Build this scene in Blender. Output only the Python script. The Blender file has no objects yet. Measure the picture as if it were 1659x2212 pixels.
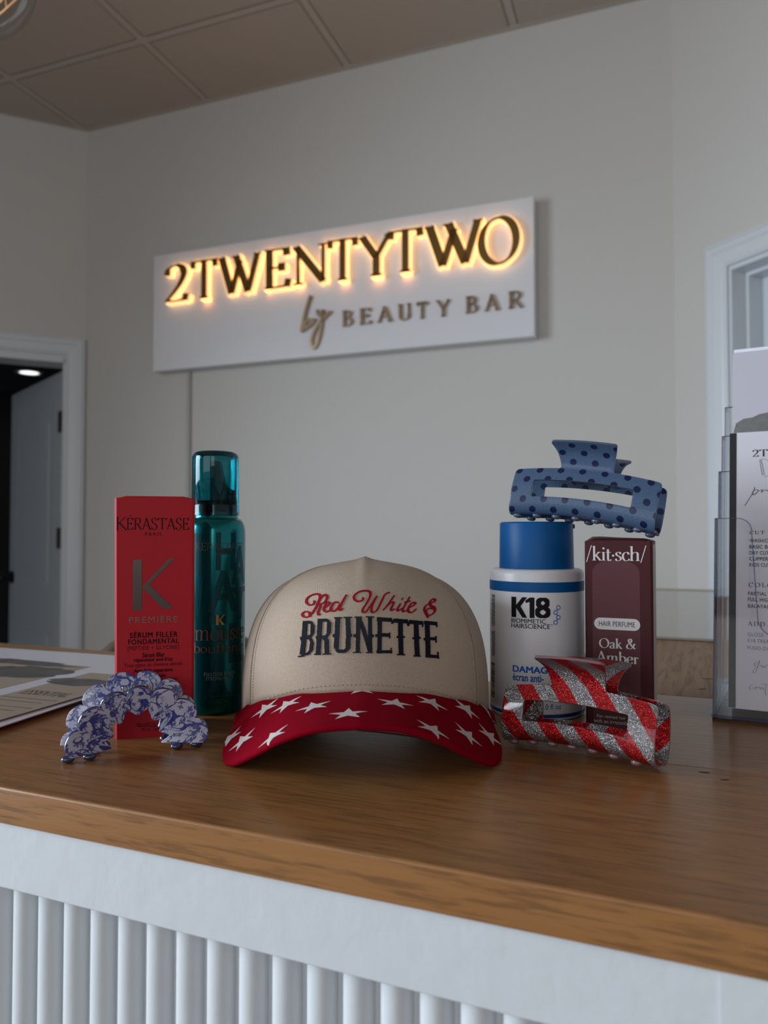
import bpy, bmesh, math, random
from mathutils import Vector, Matrix, noise
from mathutils.geometry import tessellate_polygon
from mathutils.bvhtree import BVHTree
random.seed(7)
S = bpy.context.scene
COL = S.collection
PI = math.pi

# ------------------------------------------------------------------ camera
F = 1600.0                      # focal length in pixels of the 1659x2212 frame
YAW = math.radians(22.5); PITCH = math.atan(44/1600)
CAM = Vector((0, 0, 1.21))
cd = bpy.data.cameras.new('camera'); cam = bpy.data.objects.new('camera', cd); COL.objects.link(cam)
cam.location = CAM
cam.rotation_euler = (PI/2 + PITCH, 0, YAW)
cd.sensor_fit = 'VERTICAL'; cd.sensor_height = 36.0; cd.sensor_width = 27.0
cd.lens = 36.0*F/2212
cd.clip_start = 0.01
cd.dof.use_dof = True; cd.dof.focus_distance = 0.50; cd.dof.aperture_fstop = cd.lens/3.0
S.camera = cam
# ------------------------------------------------------------------ world, light, exposure
w = bpy.data.worlds.new('world'); S.world = w; w.use_nodes = True
bg = w.node_tree.nodes['Background']; bg.inputs[0].default_value = (0.62, 0.74, 0.9, 1); bg.inputs[1].default_value = 0.6
S.view_settings.view_transform = 'Standard'; S.view_settings.look = 'None'
S.view_settings.gamma = 1; S.view_settings.use_curve_mapping = False
S.view_settings.exposure = -0.13
S.cycles.max_bounces = 10; S.cycles.transparent_max_bounces = 24; S.cycles.glossy_bounces = 5; S.cycles.transmission_bounces = 10

def area(name, loc, target, sx, sy, power, col):
    l = bpy.data.lights.new(name, 'AREA'); l.shape = 'RECTANGLE'; l.size = sx; l.size_y = sy; l.energy = power; l.color = col
    o = bpy.data.objects.new(name, l); COL.objects.link(o); o.location = loc
    o.rotation_euler = (Vector(target)-Vector(loc)).to_track_quat('-Z', 'Y').to_euler()
    return o
dl = area('daylight_left_window', (-2.95, -0.9, 1.60), (-0.45, 0.30, 0.95), 1.5, 1.7, 46, (0.80, 0.90, 1.0)); dl.data.spread = math.radians(100)
area('daylight_front_window', (-1.0, -3.35, 1.75), (-0.9, 2.0, 1.4), 2.5, 1.7, 25, (0.94, 0.96, 0.98))
area('daylight_shop_window', (1.15, -3.35, 1.9), (-0.2, 2.3, 1.3), 1.2, 1.4, 13, (1.0, 0.95, 0.90))

# ------------------------------------------------------------------ camera-frame measuring
def ray(px, py):
    d = Vector(((px-829.5)/F, -(py-1106)/F, -1.0))
    return (Matrix.Rotation(YAW, 3, 'Z') @ Matrix.Rotation(PI/2+PITCH, 3, 'X')) @ d
CT = 1.07                      # counter top height
def G(px, py, z=CT):
    d = ray(px, py); return CAM + d*((z-CAM.z)/d.z)
def hitplane(px, py, P, n):
    d = ray(px, py); return CAM + d*((P-CAM).dot(n)/d.dot(n))
CR = Vector((math.cos(YAW), math.sin(YAW), 0)); CF = Vector((-math.sin(YAW), math.cos(YAW), 0))
def CW(X, Z, z=0.0):           # right, forward, height above the counter
    return CR*X + CF*Z + Vector((0, 0, CT+z))

# ------------------------------------------------------------------ materials
def new_mat(name):
    m = bpy.data.materials.new(name); m.use_nodes = True
    return m, m.node_tree.nodes, m.node_tree.links, m.node_tree.nodes['Principled BSDF']
def mat(name, col, rough=0.6, metal=0.0, coat=0.0, spec=0.5, bump=None, emis=None, es=1.0, sheen=0.0, trans=0.0, ior=1.45, coatr=0.05, var=0.0):
    m, N, L, p = new_mat(name)
    p.inputs['Base Color'].default_value = (*col, 1); p.inputs['Roughness'].default_value = rough
    p.inputs['Metallic'].default_value = metal; p.inputs['Coat Weight'].default_value = coat; p.inputs['Coat Roughness'].default_value = coatr
    p.inputs['Specular IOR Level'].default_value = spec; p.inputs['Sheen Weight'].default_value = sheen
    p.inputs['Transmission Weight'].default_value = trans; p.inputs['IOR'].default_value = ior
    if emis: p.inputs['Emission Color'].default_value = (*emis, 1); p.inputs['Emission Strength'].default_value = es
    if bump or var:
        tc = N.new('ShaderNodeTexCoord'); nz = N.new('ShaderNodeTexNoise'); L.new(tc.outputs['Object'], nz.inputs[0])
        nz.inputs['Scale'].default_value = bump[0] if bump else 3.0; nz.inputs['Detail'].default_value = 4
        if bump:
            b = N.new('ShaderNodeBump'); b.inputs['Strength'].default_value = bump[1]; b.inputs['Distance'].default_value = bump[2] if len(bump) > 2 else 0.001
            L.new(nz.outputs[0], b.inputs['Height']); L.new(b.outputs[0], p.inputs['Normal'])
        if var:
            mx = N.new('ShaderNodeMixRGB'); mx.inputs[1].default_value = (*[c*(1-var) for c in col], 1); mx.inputs[2].default_value = (*[min(1, c*(1+var)) for c in col], 1)
            L.new(nz.outputs[0], mx.inputs[0]); L.new(mx.outputs[0], p.inputs['Base Color'])
    return m
def math_node(N, L, op, a, b=None, c=None):
    n = N.new('ShaderNodeMath'); n.operation = op
    for i, v in enumerate((a, b, c)):
        if v is None: continue
        if isinstance(v, (int, float)): n.inputs[i].default_value = v
        else: L.new(v, n.inputs[i])
    return n.outputs[0]
def mixc(N, L, f, a, b):
    n = N.new('ShaderNodeMixRGB')
    for i, v in enumerate((f, a, b)):
        if isinstance(v, (int, float)): n.inputs[i].default_value = v
        elif isinstance(v, tuple): n.inputs[i].default_value = (*v, 1)
        else: L.new(v, n.inputs[i])
    return n.outputs[0]
def ramp(N, L, src, stops):
    r = N.new('ShaderNodeValToRGB'); e = r.color_ramp.elements
    while len(e) < len(stops): e.new(0.5)
    for el, (p, c) in zip(e, stops): el.position = p; el.color = (*c, 1) if isinstance(c, tuple) else (c, c, c, 1)
    L.new(src, r.inputs[0]); return r.outputs[0]
def mapped(N, L, coord, scale, rot=(0, 0, 0), loc=(0, 0, 0)):
    tc = N.new('ShaderNodeTexCoord'); mp = N.new('ShaderNodeMapping')
    mp.inputs['Scale'].default_value = scale; mp.inputs['Rotation'].default_value = rot; mp.inputs['Location'].default_value = loc
    L.new(tc.outputs[coord], mp.inputs[0]); return mp.outputs[0]
def noise_tex(N, L, vec, scale, detail=4, rough=0.5, dist=0.0):
    n = N.new('ShaderNodeTexNoise'); L.new(vec, n.inputs[0]); n.inputs['Scale'].default_value = scale
    n.inputs['Detail'].default_value = detail; n.inputs['Roughness'].default_value = rough; n.inputs['Distortion'].default_value = dist
    return n.outputs[0]

def wood(name, dark, mid, light, axis='X', rough=0.3, scale=1.0, loc=(0, 0, 0), coat=0.3, wave=.2):
    m, N, L, p = new_mat(name)
    sc = (2.2, 34, 34) if axis == 'X' else ((34, 2.2, 34) if axis == 'Y' else (34, 34, 2.2))
    v = mapped(N, L, 'Object', sc, loc=loc)
    n1 = noise_tex(N, L, v, 1.6*scale, 5, 0.6, 0.6)
    fine = mapped(N, L, 'Object', tuple(s*9 if s > 10 else s*9 for s in sc), loc=loc)
    n2 = noise_tex(N, L, fine, 1.5*scale, 3, 0.6)
    big = mapped(N, L, 'Object', tuple(s/9 if s > 10 else s*0.9 for s in sc), loc=loc)
    n3 = noise_tex(N, L, big, 2.0, 2, 0.5, 0.4)
    wv = N.new('ShaderNodeTexWave'); wv.bands_direction = {'X': 'Y', 'Y': 'X', 'Z': 'X'}[axis]
    wsc = {'X': (0.9, 9, 1), 'Y': (9, 0.9, 1), 'Z': (9, 9, 0.9)}[axis]
    wmp = mapped(N, L, 'Object', wsc, loc=loc)
    L.new(wmp, wv.inputs[0]); wv.inputs['Scale'].default_value = 3.0; wv.inputs['Distortion'].default_value = 5.0; wv.inputs['Detail'].default_value = 2.0; wv.inputs['Detail Scale'].default_value = 0.6
    f = math_node(N, L, 'ADD', math_node(N, L, 'MULTIPLY', n1, 0.55), math_node(N, L, 'MULTIPLY', wv.outputs['Fac'], wave))
    f = math_node(N, L, 'ADD', f, math_node(N, L, 'MULTIPLY', n3, 0.36-wave*.3))
    c = ramp(N, L, f, [(0.14, dark), (0.52, mid), (0.92, light)])
    pores = ramp(N, L, n2, [(0.38, 0.42), (0.50, 1.0)])
    mm = N.new('ShaderNodeMixRGB'); mm.blend_type = 'MULTIPLY'; mm.inputs[0].default_value = 0.6; L.new(c, mm.inputs[1]); L.new(pores, mm.inputs[2])
    L.new(mm.outputs[0], p.inputs['Base Color'])
    p.inputs['Roughness'].default_value = rough; p.inputs['Coat Weight'].default_value = coat; p.inputs['Coat Roughness'].default_value = 0.16
    b = N.new('ShaderNodeBump'); b.inputs['Strength'].default_value = 0.25; b.inputs['Distance'].default_value = 0.0006; L.new(n2, b.inputs['Height']); L.new(b.outputs[0], p.inputs['Normal'])
    return m

M = {}
M['wall'] = mat('wall_paint', (0.60, 0.575, 0.54), 0.5, bump=(180, 0.08, 0.001), var=0.015)
M['ceil_tile'] = mat('ceiling_tile', (0.48, 0.415, 0.36), 0.9, bump=(300, 0.3, 0.001), var=0.03)
M['rail'] = mat('ceiling_rail', (0.52, 0.46, 0.41), 0.6)
M['floor'] = wood('floor_wood', (0.10, 0.07, 0.05), (0.2, 0.14, 0.1), (0.3, 0.22, 0.16))
M['trim'] = mat('trim_paint', (0.66, 0.69, 0.72), 0.35, bump=(20, 0.05, 0.001))
M['white'] = mat('fascia_paint', (0.60, 0.63, 0.655), 0.45, bump=(60, 0.35, 0.0015), var=0.02)
M['door'] = mat('door_paint', (0.60, 0.66, 0.70), 0.4)
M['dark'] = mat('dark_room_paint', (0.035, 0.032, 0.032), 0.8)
M['black'] = mat('black_metal', (0.008, 0.008, 0.009), 0.4)
M['board'] = mat('sign_board_paint', (0.76, 0.75, 0.77), 0.35)
M['gold'] = mat('polished_gold', (0.50, 0.32, 0.11), 0.14, 1.0)
M['dullgold'] = mat('brushed_gold', (0.42, 0.30, 0.19), 0.28, 1.0)
M['glow'] = mat('lit_acrylic', (0.9, 0.7, 0.4), 0.5, emis=(1.0, 0.53, 0.21), es=1.6)
M['oak1'] = wood('counter_wood_front', (0.18, 0.073, 0.020), (0.28, 0.123, 0.036), (0.355, 0.175, 0.060), 'X', 0.40, 1.0, coat=.2, wave=.09)
M['oak2'] = wood('counter_wood_back', (0.22, 0.105, 0.042), (0.31, 0.16, 0.068), (0.38, 0.22, 0.10), 'X', 0.40, 1.2, (3, 5, 1), coat=.25, wave=.09)
M['oak3'] = wood('counter_wood_return', (0.21, 0.115, 0.055), (0.28, 0.165, 0.085), (0.34, 0.215, 0.12), 'Y', 0.6, 0.5, (7, 2, 1), coat=0.0)

# ------------------------------------------------------------------ mesh builder
class MB:
    def __init__(s): s.v = []; s.f = []; s.uv = []; s.mi = []
    def add(s, verts, faces, uvs=None, mi=0):
        o = len(s.v); s.v += [Vector(v) for v in verts]
        s.uv += list(uvs) if uvs else [(0, 0)]*len(verts)
        s.f += [tuple(o+i for i in f) for f in faces]; s.mi += [mi]*len(faces); return s
    def box(s, c, size, M3=None, mi=0):
        x, y, z = [k/2 for k in size]; vs = [Vector(q) for q in ((-x, -y, -z), (x, -y, -z), (x, y, -z), (-x, y, -z), (-x, -y, z), (x, -y, z), (x, y, z), (-x, y, z))]
        if M3: vs = [M3 @ q for q in vs]
        return s.add([Vector(c)+q for q in vs], [(0, 3, 2, 1), (4, 5, 6, 7), (0, 1, 5, 4), (1, 2, 6, 5), (2, 3, 7, 6), (3, 0, 4, 7)], mi=mi)
    def bx(s, x0, x1, y0, y1, z0, z1, mi=0): return s.box(((x0+x1)/2, (y0+y1)/2, (z0+z1)/2), (x1-x0, y1-y0, z1-z0), mi=mi)
    def grid(s, P, nu, nv, closeu=False, uvf=None, mi=0):
        o = len(s.v)
        for j in range(nv+1):
            for i in range(nu + (0 if closeu else 1)):
                s.v.append(Vector(P(i/nu, j/nv))); s.uv.append(uvf(i/nu, j/nv) if uvf else (i/nu, j/nv))
        W = nu if closeu else nu+1
        for j in range(nv):
            for i in range(nu):
                a = o+j*W+i; b = o+j*W+(i+1) % W
                s.f.append((a, b, b+W, a+W)); s.mi.append(mi)
        return s
    def lathe(s, c, prof, n=48, mi=0, ax=(1, 0), caps=True):
        c = Vector(c); o = len(s.v)
        for r, z in prof:
            for k in range(n):
                a = 2*PI*k/n; s.v.append(c+Vector((r*math.cos(a), r*math.sin(a), z))); s.uv.append((k/n, z))
        for j in range(len(prof)-1):
            for k in range(n):
                s.f.append((o+j*n+k, o+j*n+(k+1) % n, o+(j+1)*n+(k+1) % n, o+(j+1)*n+k)); s.mi.append(mi)
        if caps:
            if prof[0][0] > 1e-6: s.f.append(tuple(o+k for k in range(n))[::-1]); s.mi.append(mi)
            if prof[-1][0] > 1e-6: s.f.append(tuple(o+(len(prof)-1)*n+k for k in range(n))); s.mi.append(mi)
        return s
    def tube(s, pts, r, n=10, mi=0):
        pts = [Vector(p) for p in pts]; o = len(s.v); up = Vector((0, 0, 1))
        for i, p in enumerate(pts):
            t = (pts[min(i+1, len(pts)-1)]-pts[max(i-1, 0)]).normalized()
            a = t.cross(up); a = a.normalized() if a.length > 1e-4 else Vector((1, 0, 0)); b = t.cross(a)
            rr = r[i] if isinstance(r, (list, tuple)) else r
            for k in range(n): q = 2*PI*k/n; s.v.append(p+(a*math.cos(q)+b*math.sin(q))*rr); s.uv.append((k/n, i))
        for i in range(len(pts)-1):
            for k in range(n): s.f.append((o+i*n+k, o+i*n+(k+1) % n, o+(i+1)*n+(k+1) % n, o+(i+1)*n+k)); s.mi.append(mi)
        s.f.append(tuple(o+k for k in range(n))); s.f.append(tuple(o+(len(pts)-1)*n+k for k in range(n))[::-1]); s.mi += [mi, mi]
        return s
    def ell(s, c, r, M3=None, n=12, mi=0):
        c = Vector(c)
        def P(u, v):
            a = 2*PI*u; b = -PI/2+PI*v; q = Vector((r[0]*math.cos(a)*math.cos(b), r[1]*math.sin(a)*math.cos(b), r[2]*math.sin(b)))
            return c + (M3 @ q if M3 else q)
        return s.grid(P, n, n//2, True, mi=mi)

def root_loc(o):
    l = Vector((0, 0, 0))
    while o: l += o.location; o = o.parent
    return l
def obj(name, mb, mats, parent=None, smooth=False, label=None, bevel=None, fix=True, edge=None):
    me = bpy.data.meshes.new(name); off = root_loc(parent)
    me.from_pydata([v-off for v in mb.v], [], mb.f)
    for m in (mats if isinstance(mats, (list, tuple)) else [mats]): me.materials.append(m)
    me.polygons.foreach_set('material_index', mb.mi)
    uvl = me.uv_layers.new(name='UVMap')
    vi = [0]*len(me.loops); me.loops.foreach_get('vertex_index', vi)
    uvl.data.foreach_set('uv', [c for i in vi for c in mb.uv[i]])
    if fix:
        bm = bmesh.new(); bm.from_mesh(me); bmesh.ops.recalc_face_normals(bm, faces=bm.faces); bm.to_mesh(me); bm.free()
    if smooth: me.polygons.foreach_set('use_smooth', [True]*len(me.polygons))
    me.update()
    o = bpy.data.objects.new(name, me); COL.objects.link(o)
    if parent: o.parent = parent
    if label: o['label'] = label
    if bevel:
        b = o.modifiers.new('bevel', 'BEVEL'); b.width = bevel; b.segments = 3; b.limit_method = 'ANGLE'
    if edge:
        e = o.modifiers.new('edge', 'EDGE_SPLIT'); e.split_angle = math.radians(edge)
    return o
def thing(name, label, cat, loc, group=None):
    o = bpy.data.objects.new(name, None); COL.objects.link(o); o.location = loc; o.empty_display_size = 0.02
    o['label'] = label; o['category'] = cat
    if group: o['group'] = group
    return o
def struct(name, mb, m, parent=None, **k):
    o = obj(name, mb, m, parent, **k)
    if not parent: o['kind'] = 'structure'
    return o

# ------------------------------------------------------------------ 2D lettering
def catmull(p, closed=False, n=6):
    out = []
    q = [p[-1]]+list(p)+[p[0], p[1]] if closed else [p[0]]+list(p)+[p[-1]]
    for i in range(1, len(q)-2):
        a, b, c, d = [Vector(x) for x in q[i-1:i+3]]
        for k in range(n):
            t = k/n; out.append(0.5*((2*b)+(c-a)*t+(2*a-5*b+4*c-d)*t*t+(3*b-a-3*c+d)*t**3))
    if not closed: out.append(Vector(q[-2]))
    return out
def ribbon(pts, wfun, closed=False):
    """flat ribbon along pts, width from direction"""
    pts = [Vector(p).to_2d() for p in pts]; n = len(pts); V = []; Fc = []
    for i in range(n):
        if closed: t = pts[(i+1) % n]-pts[i-1]
        else: t = pts[min(i+1, n-1)]-pts[max(i-1, 0)]
        if t.length < 1e-9: t = Vector((1, 0))
        t.normalize(); nn = Vector((-t.y, t.x)); hw = wfun(t, i/(n-1))/2
        V += [pts[i]+nn*hw, pts[i]-nn*hw]
    for i in range(n if closed else n-1):
        j = (i+1) % n; Fc.append((2*i, 2*i+1, 2*j+1, 2*j))
    return V, Fc
GL = {
'2': (.62, "s .06 .74 .12 .92 .3 1 .48 .92 .53 .74 .42 .48 .22 .22 .05 .04;l .03 .04 .57 .04;l .56 .02 .6 .2"),
'T': (.8, "l .4 0 .4 1;l .03 .97 .77 .97;l .04 .99 .02 .8;l .76 .99 .78 .8;f .4 0 .13"),
'W': (1.16, "l .08 1 .36 0;l .36 0 .6 .86;l .48 1 .82 0;l .82 0 1.08 1;f .08 1 .11;f .48 1 .11;f 1.08 1 .1"),
'E': (.64, "l .13 0 .13 1;l .1 .975 .55 .975;l .13 .52 .44 .52;l .1 .025 .58 .025;l .55 .99 .57 .8;l .57 0 .61 .2;l .44 .62 .44 .42;f .1 0 .08;f .1 1 .08"),
'N': (.86, "t .14 0 .14 1;l .1 1 .72 .02;t .72 0 .72 1;f .14 0 .11;f .09 1 .08;f .72 1 .11"),
'Y': (.78, "l .06 1 .4 .46;l .72 1 .4 .46;l .4 .5 .4 0;f .4 0 .13;f .07 1 .11;f .71 1 .1"),
'O': (.94, "c .47 .5 .4 .49"),
'B': (.68, "l .15 0 .15 1;s .12 .975 .36 .975 .52 .88 .52 .66 .38 .53 .15 .52;s .15 .52 .44 .51 .6 .36 .58 .13 .4 .025 .12 .025;f .1 0 .08;f .1 1 .08"),
'A': (.8, "t .06 0 .39 1;l .37 1 .73 0;l .18 .34 .6 .34;f .07 0 .11;f .72 0 .13"),
'U': (.82, "l .15 1 .15 .3;s .15 .34 .17 .12 .27 .02 .42 -.01 .58 .03 .66 .14 .68 .34;t .68 .3 .68 1;f .14 1 .13;f .68 1 .11"),
'R': (.74, "l .15 0 .15 1;s .12 .975 .38 .975 .56 .88 .57 .64 .4 .5 .15 .49;l .34 .5 .68 0;f .15 0 .13;f .1 1 .08;f .69 0 .08"),
'C': (.8, "s .74 .78 .62 .94 .44 1 .2 .88 .07 .5 .2 .13 .44 0 .62 .05 .76 .2;l .73 .99 .74 .74"),
'L': (.62, "l .15 0 .15 1;l .1 .025 .57 .025;l .56 0 .6 .22;f .14 1 .13;f .1 0 .08"),
'D': (.84, "l .15 0 .15 1;s .1 .975 .4 .975 .66 .85 .76 .5 .66 .15 .4 .025 .1 .025;f .1 0 .06;f .1 1 .06"),
'K': (.76, "l .15 0 .15 1;l .15 .42 .64 1;l .27 .56 .7 0;f .15 0 .12;f .15 1 .12;f .63 1 .09;f .69 0 .1"),
'S': (.6, "s .5 .8 .4 .95 .26 1 .1 .9 .08 .74 .2 .58 .42 .44 .52 .26 .42 .06 .26 0 .12 .04 .05 .2"),
'P': (.66, "l .15 0 .15 1;s .12 .975 .38 .975 .56 .88 .57 .62 .4 .47 .15 .46;f .15 0 .13;f .1 1 .08"),
'I': (.3, "l .15 0 .15 1;f .15 0 .12;f .15 1 .12"),
'a': (.52, "s .09 .46 .14 .58 .24 .62 .35 .57 .38 .44;l .38 .46 .38 .1;s .38 .12 .4 .01 .5 .03;s .38 .36 .2 .3 .07 .18 .1 .04 .2 0 .32 .05 .38 .16"),
'b': (.62, "l .13 1.05 .13 .04;s .13 .46 .24 .6 .38 .62 .52 .5 .55 .3 .5 .1 .36 0 .22 .02 .13 .12;f .07 1.04 .05"),
'c': (.5, "s .44 .46 .38 .58 .28 .62 .14 .54 .07 .31 .14 .08 .28 0 .4 .04 .46 .14"),
'e': (.54, "l .08 .35 .46 .35;s .46 .35 .44 .54 .28 .62 .13 .53 .07 .31 .13 .08 .28 0 .4 .03 .48 .14"),
'f': (.36, "s .42 .96 .34 1.05 .22 1.02 .16 .88 .15 .7;l .15 .75 .15 0;l .02 .6 .34 .6;f .15 0 .12"),
'h': (.66, "l .13 1.05 .13 0;s .13 .44 .24 .58 .38 .62 .48 .56 .5 .42;l .5 .45 .5 0;f .13 0 .12;f .5 0 .12;f .07 1.04 .05"),
'i': (.28, "l .14 .62 .14 0;f .14 0 .12;f .09 .61 .05;d .14 .88 .075"),
'k': (.6, "l .13 1.05 .13 0;l .12 .24 .44 .62;l .25 .38 .52 0;f .13 0 .12;f .53 0 .1;f .43 .61 .1;f .07 1.04 .05"),
'm': (.98, "l .13 .62 .13 0;s .13 .44 .24 .58 .36 .62 .46 .56 .48 .42;l .48 .45 .48 0;s .48 .44 .58 .58 .7 .62 .8 .56 .83 .42;l .83 .45 .83 0;f .13 0 .11;f .48 0 .11;f .83 0 .11;f .08 .61 .05"),
'n': (.65, "l .13 .62 .13 0;s .13 .44 .24 .58 .38 .62 .48 .56 .5 .42;l .5 .45 .5 0;f .13 0 .12;f .5 0 .12;f .08 .61 .05"),
'o': (.58, "c .29 .31 .22 .31"),
'r': (.43, "l .13 .62 .13 0;s .13 .42 .22 .57 .36 .58;f .13 0 .12;f .08 .61 .05;d .36 .54 .055"),
's': (.44, "s .36 .48 .3 .59 .2 .62 .09 .53 .12 .4 .3 .28 .37 .15 .3 .03 .19 0 .1 .03 .05 .14"),
't': (.37, "l .16 .82 .16 .14;s .16 .16 .19 .02 .28 0 .36 .08;l .02 .6 .34 .6"),
'u': (.65, "l .13 .62 .13 .2;s .13 .24 .16 .06 .26 0 .38 .04 .5 .18;l .5 .62 .5 0;f .08 .61 .05;f .45 .61 .05;f .55 .01 .05"),
'&': (.84, "s .74 .5 .6 .18 .4 0 .16 .02 .07 .2 .16 .42 .4 .6 .48 .82 .37 .99 .24 .9 .26 .68 .5 .28 .78 0;f .72 .52 .1"),
'/': (.42, "t .04 -.12 .36 1.1"), '\u00b7': (.26, "d .13 .36 .075"), '-': (.4, "l .05 .36 .35 .36"), ' ': (.32, ""),
}
def strokes2d(text, thick=.13, thin=.045, nib=20, serif=True, track=0.0):
    V = []; Fc = []; x = 0.0; nb = math.radians(nib)
    def wf(t, k):
        a = math.atan2(t.y, t.x); return max(thin, thick*abs(math.sin(a-nb))**1.2)
    def put(v, f):
        o = len(V); V.extend([Vector((p[0]+x, p[1])) for p in v]); Fc.extend([tuple(i+o for i in q) for q in f])
    for ch in text:
        base = {'\u00c9': 'E', '\u00c8': 'E', '\u00e9': 'e'}.get(ch, ch)
        adv, st = GL[base]
        if ch == '\u00c9': st = st+";l .28 1.1 .42 1.26"
        if ch == '\u00c8': st = st+";l .28 1.26 .42 1.1"
        for s in st.split(';'):
            if not s.strip(): continue
            k, *nums = s.split(); nums = [float(q) for q in nums]
            if k in 'ls t':
                pts = [(nums[i], nums[i+1]) for i in range(0, len(nums), 2)]
                if k == 's': put(*ribbon(catmull(pts), wf))
                elif k == 't': put(*ribbon(pts, lambda t, q: max(thin*1.2, thick*0.42)))
                else: put(*ribbon(pts, wf))
            elif k == 'c':
                cx, cy, rx, ry = nums; n = 36
                put(*ribbon([(cx+rx*math.cos(2*PI*i/n), cy+ry*math.sin(2*PI*i/n)) for i in range(n)], wf, True))
            elif k == 'f' and serif:
                cx, cy, hw = nums; d = -thin*.0; y0 = cy if cy < .5 else cy-thin
                put([(cx-hw, y0), (cx+hw, y0), (cx+hw, y0+thin), (cx-hw, y0+thin)], [(0, 1, 2, 3)])
            elif k == 'd':
                cx, cy, r = nums; put([(cx+r*math.cos(2*PI*i/14), cy+r*math.sin(2*PI*i/14)) for i in range(14)], [tuple(range(14))])
        x += adv+track
    return V, Fc
def inter2d(text, bold=0.0, spacing=1.0):
    c = bpy.data.curves.new('t', 'FONT'); c.body = text;  c.space_character = spacing; c.resolution_u = 3
    o = bpy.data.objects.new('t', c); COL.objects.link(o)
    dg = bpy.context.evaluated_depsgraph_get(); e = o.evaluated_get(dg); me = e.to_mesh()
    V = [v.co.to_2d().copy() for v in me.vertices]; Fc = [tuple(p.vertices) for p in me.polygons]
    e.to_mesh_clear(); bpy.data.objects.remove(o); bpy.data.curves.remove(c)
    if bold > 0:      # heavier weight: overlaid copies, each shifted a little
        return merge2d(*[([v+Vector((bold*a, bold*c_)) for v in V], Fc) for a, c_ in ((0, 0), (1, .5), (-1, .5), (1, -.5), (-1, -.5))])
    return V, Fc
def fit(vf, x0, y0, x1, y1):
    V, Fc = vf
    ax = min(v[0] for v in V); bx = max(v[0] for v in V); ay = min(v[1] for v in V); by = max(v[1] for v in V)
    return [Vector((x0+(v[0]-ax)/(bx-ax)*(x1-x0), y0+(v[1]-ay)/(by-ay)*(y1-y0))) for v in V], Fc
def poly2d(outer, holes=()):
    loops = [[Vector((p[0], p[1], 0)) for p in q] for q in [outer]+list(holes)]
    tri = tessellate_polygon(loops); flat = [p.to_2d() for q in loops for p in q]
    return flat, [tuple(t) for t in tri]
def merge2d(*a):
    V = []; Fc = []
    for v, f in a:
        o = len(V); V += list(v); Fc += [tuple(i+o for i in q) for q in f]
    return V, Fc
def slice2d(vf, du=None, dv=None):
    """cut a flat mesh along a lattice so it can bend over a curved surface"""
    V, Fc = vf; bm = bmesh.new(); bv = [bm.verts.new((v[0], v[1], 0)) for v in V]
    for f in Fc:
        if len(set(f)) < 3: continue
        try: bm.faces.new([bv[i] for i in f])
        except ValueError: pass
    for ax, d in ((0, du), (1, dv)):
        if not d: continue
        lo = min(v[ax] for v in V); hi = max(v[ax] for v in V); k = math.floor(lo/d)+1
        while k*d < hi:
            co = [0, 0, 0]; no = [0, 0, 0]; co[ax] = k*d; no[ax] = 1
            bmesh.ops.bisect_plane(bm, geom=bm.verts[:]+bm.edges[:]+bm.faces[:], plane_co=co, plane_no=no, dist=d*1e-4); k += 1
    bm.verts.index_update()
    r = [v.co.to_2d().copy() for v in bm.verts], [tuple(v.index for v in f.verts) for f in bm.faces]
    bm.free(); return r

class Plane:
    def __init__(s, P, u, n): s.P = Vector(P); s.u = Vector(u).normalized(); s.n = Vector(n).normalized(); s.v = Vector((0, 0, 1))
    def px(s, x, y): q = hitplane(x, y, s.P, s.n)-s.P; return q.dot(s.u), q.dot(s.v)/s.v.dot(s.v)
    def at(s, a, b, off): return s.P+s.u*a+s.v*b+s.n*off
    cut = None
class TiltPlane(Plane):
    def __init__(s, P, u, v): s.P = Vector(P); s.u = Vector(u).normalized(); s.v = Vector(v).normalized(); s.n = s.u.cross(s.v)*1.0
    def px(s, x, y): q = hitplane(x, y, s.P, s.n)-s.P; return q.dot(s.u), q.dot(s.v)
class Cyl:
    cut = 0.0025
    def __init__(s, c, r): s.c = Vector(c); s.r = r
    def px(s, x, y):
        d = ray(x, y); o = CAM-s.c; a = d.x**2+d.y**2; b = 2*(o.x*d.x+o.y*d.y); c = o.x**2+o.y**2-s.r**2
        disc = max(0, b*b-4*a*c); t = (-b-math.sqrt(disc))/(2*a); p = o+d*t
        vd = Vector((CAM.x-s.c.x, CAM.y-s.c.y)).normalized(); side = Vector((-vd.y, vd.x))
        q = Vector((p.x, p.y)); ang = math.atan2(q.dot(side), q.dot(vd)); return ang*s.r, p.z
    def at(s, a, b, off):
        vd = Vector((CAM.x-s.c.x, CAM.y-s.c.y, 0)).normalized(); side = Vector((-vd.y, vd.x, 0)); q = a/s.r
        d = vd*math.cos(q)+side*math.sin(q); return Vector((s.c.x, s.c.y, s.c.z))+d*(s.r+off)+Vector((0, 0, b))
def rect_of(sf, x0, y0, x1, y1):
    ym = (y0+y1)/2; xm = (x0+x1)/2
    return sf.px(x0, ym)[0], sf.px(xm, y1)[1], sf.px(x1, ym)[0], sf.px(xm, y0)[1]
def decal(name, sf, vf, m, parent, off=0.00015, th=0.0, label=None):
    if sf.cut: vf = slice2d(vf, sf.cut)
    V, Fc = vf; mb = MB()
    mb.add([sf.at(v[0], v[1], off+th+min(6e-5, i*1e-7)) for i, v in enumerate(V)], [f for f in Fc if len(set(f)) > 2], [(v[0], v[1]) for v in V])
    return obj(name, mb, m, parent, label=label, fix=False)
def words(name, sf, rows, m, parent, off=0.00015, label=None):
    """rows: (generator result, px rect)"""
    for vf, r in rows:      # every printed line is a part of its own
        o = decal(name, sf, fit(vf, *rect_of(sf, *r)), m, parent, off, label=label)
    return o

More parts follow.
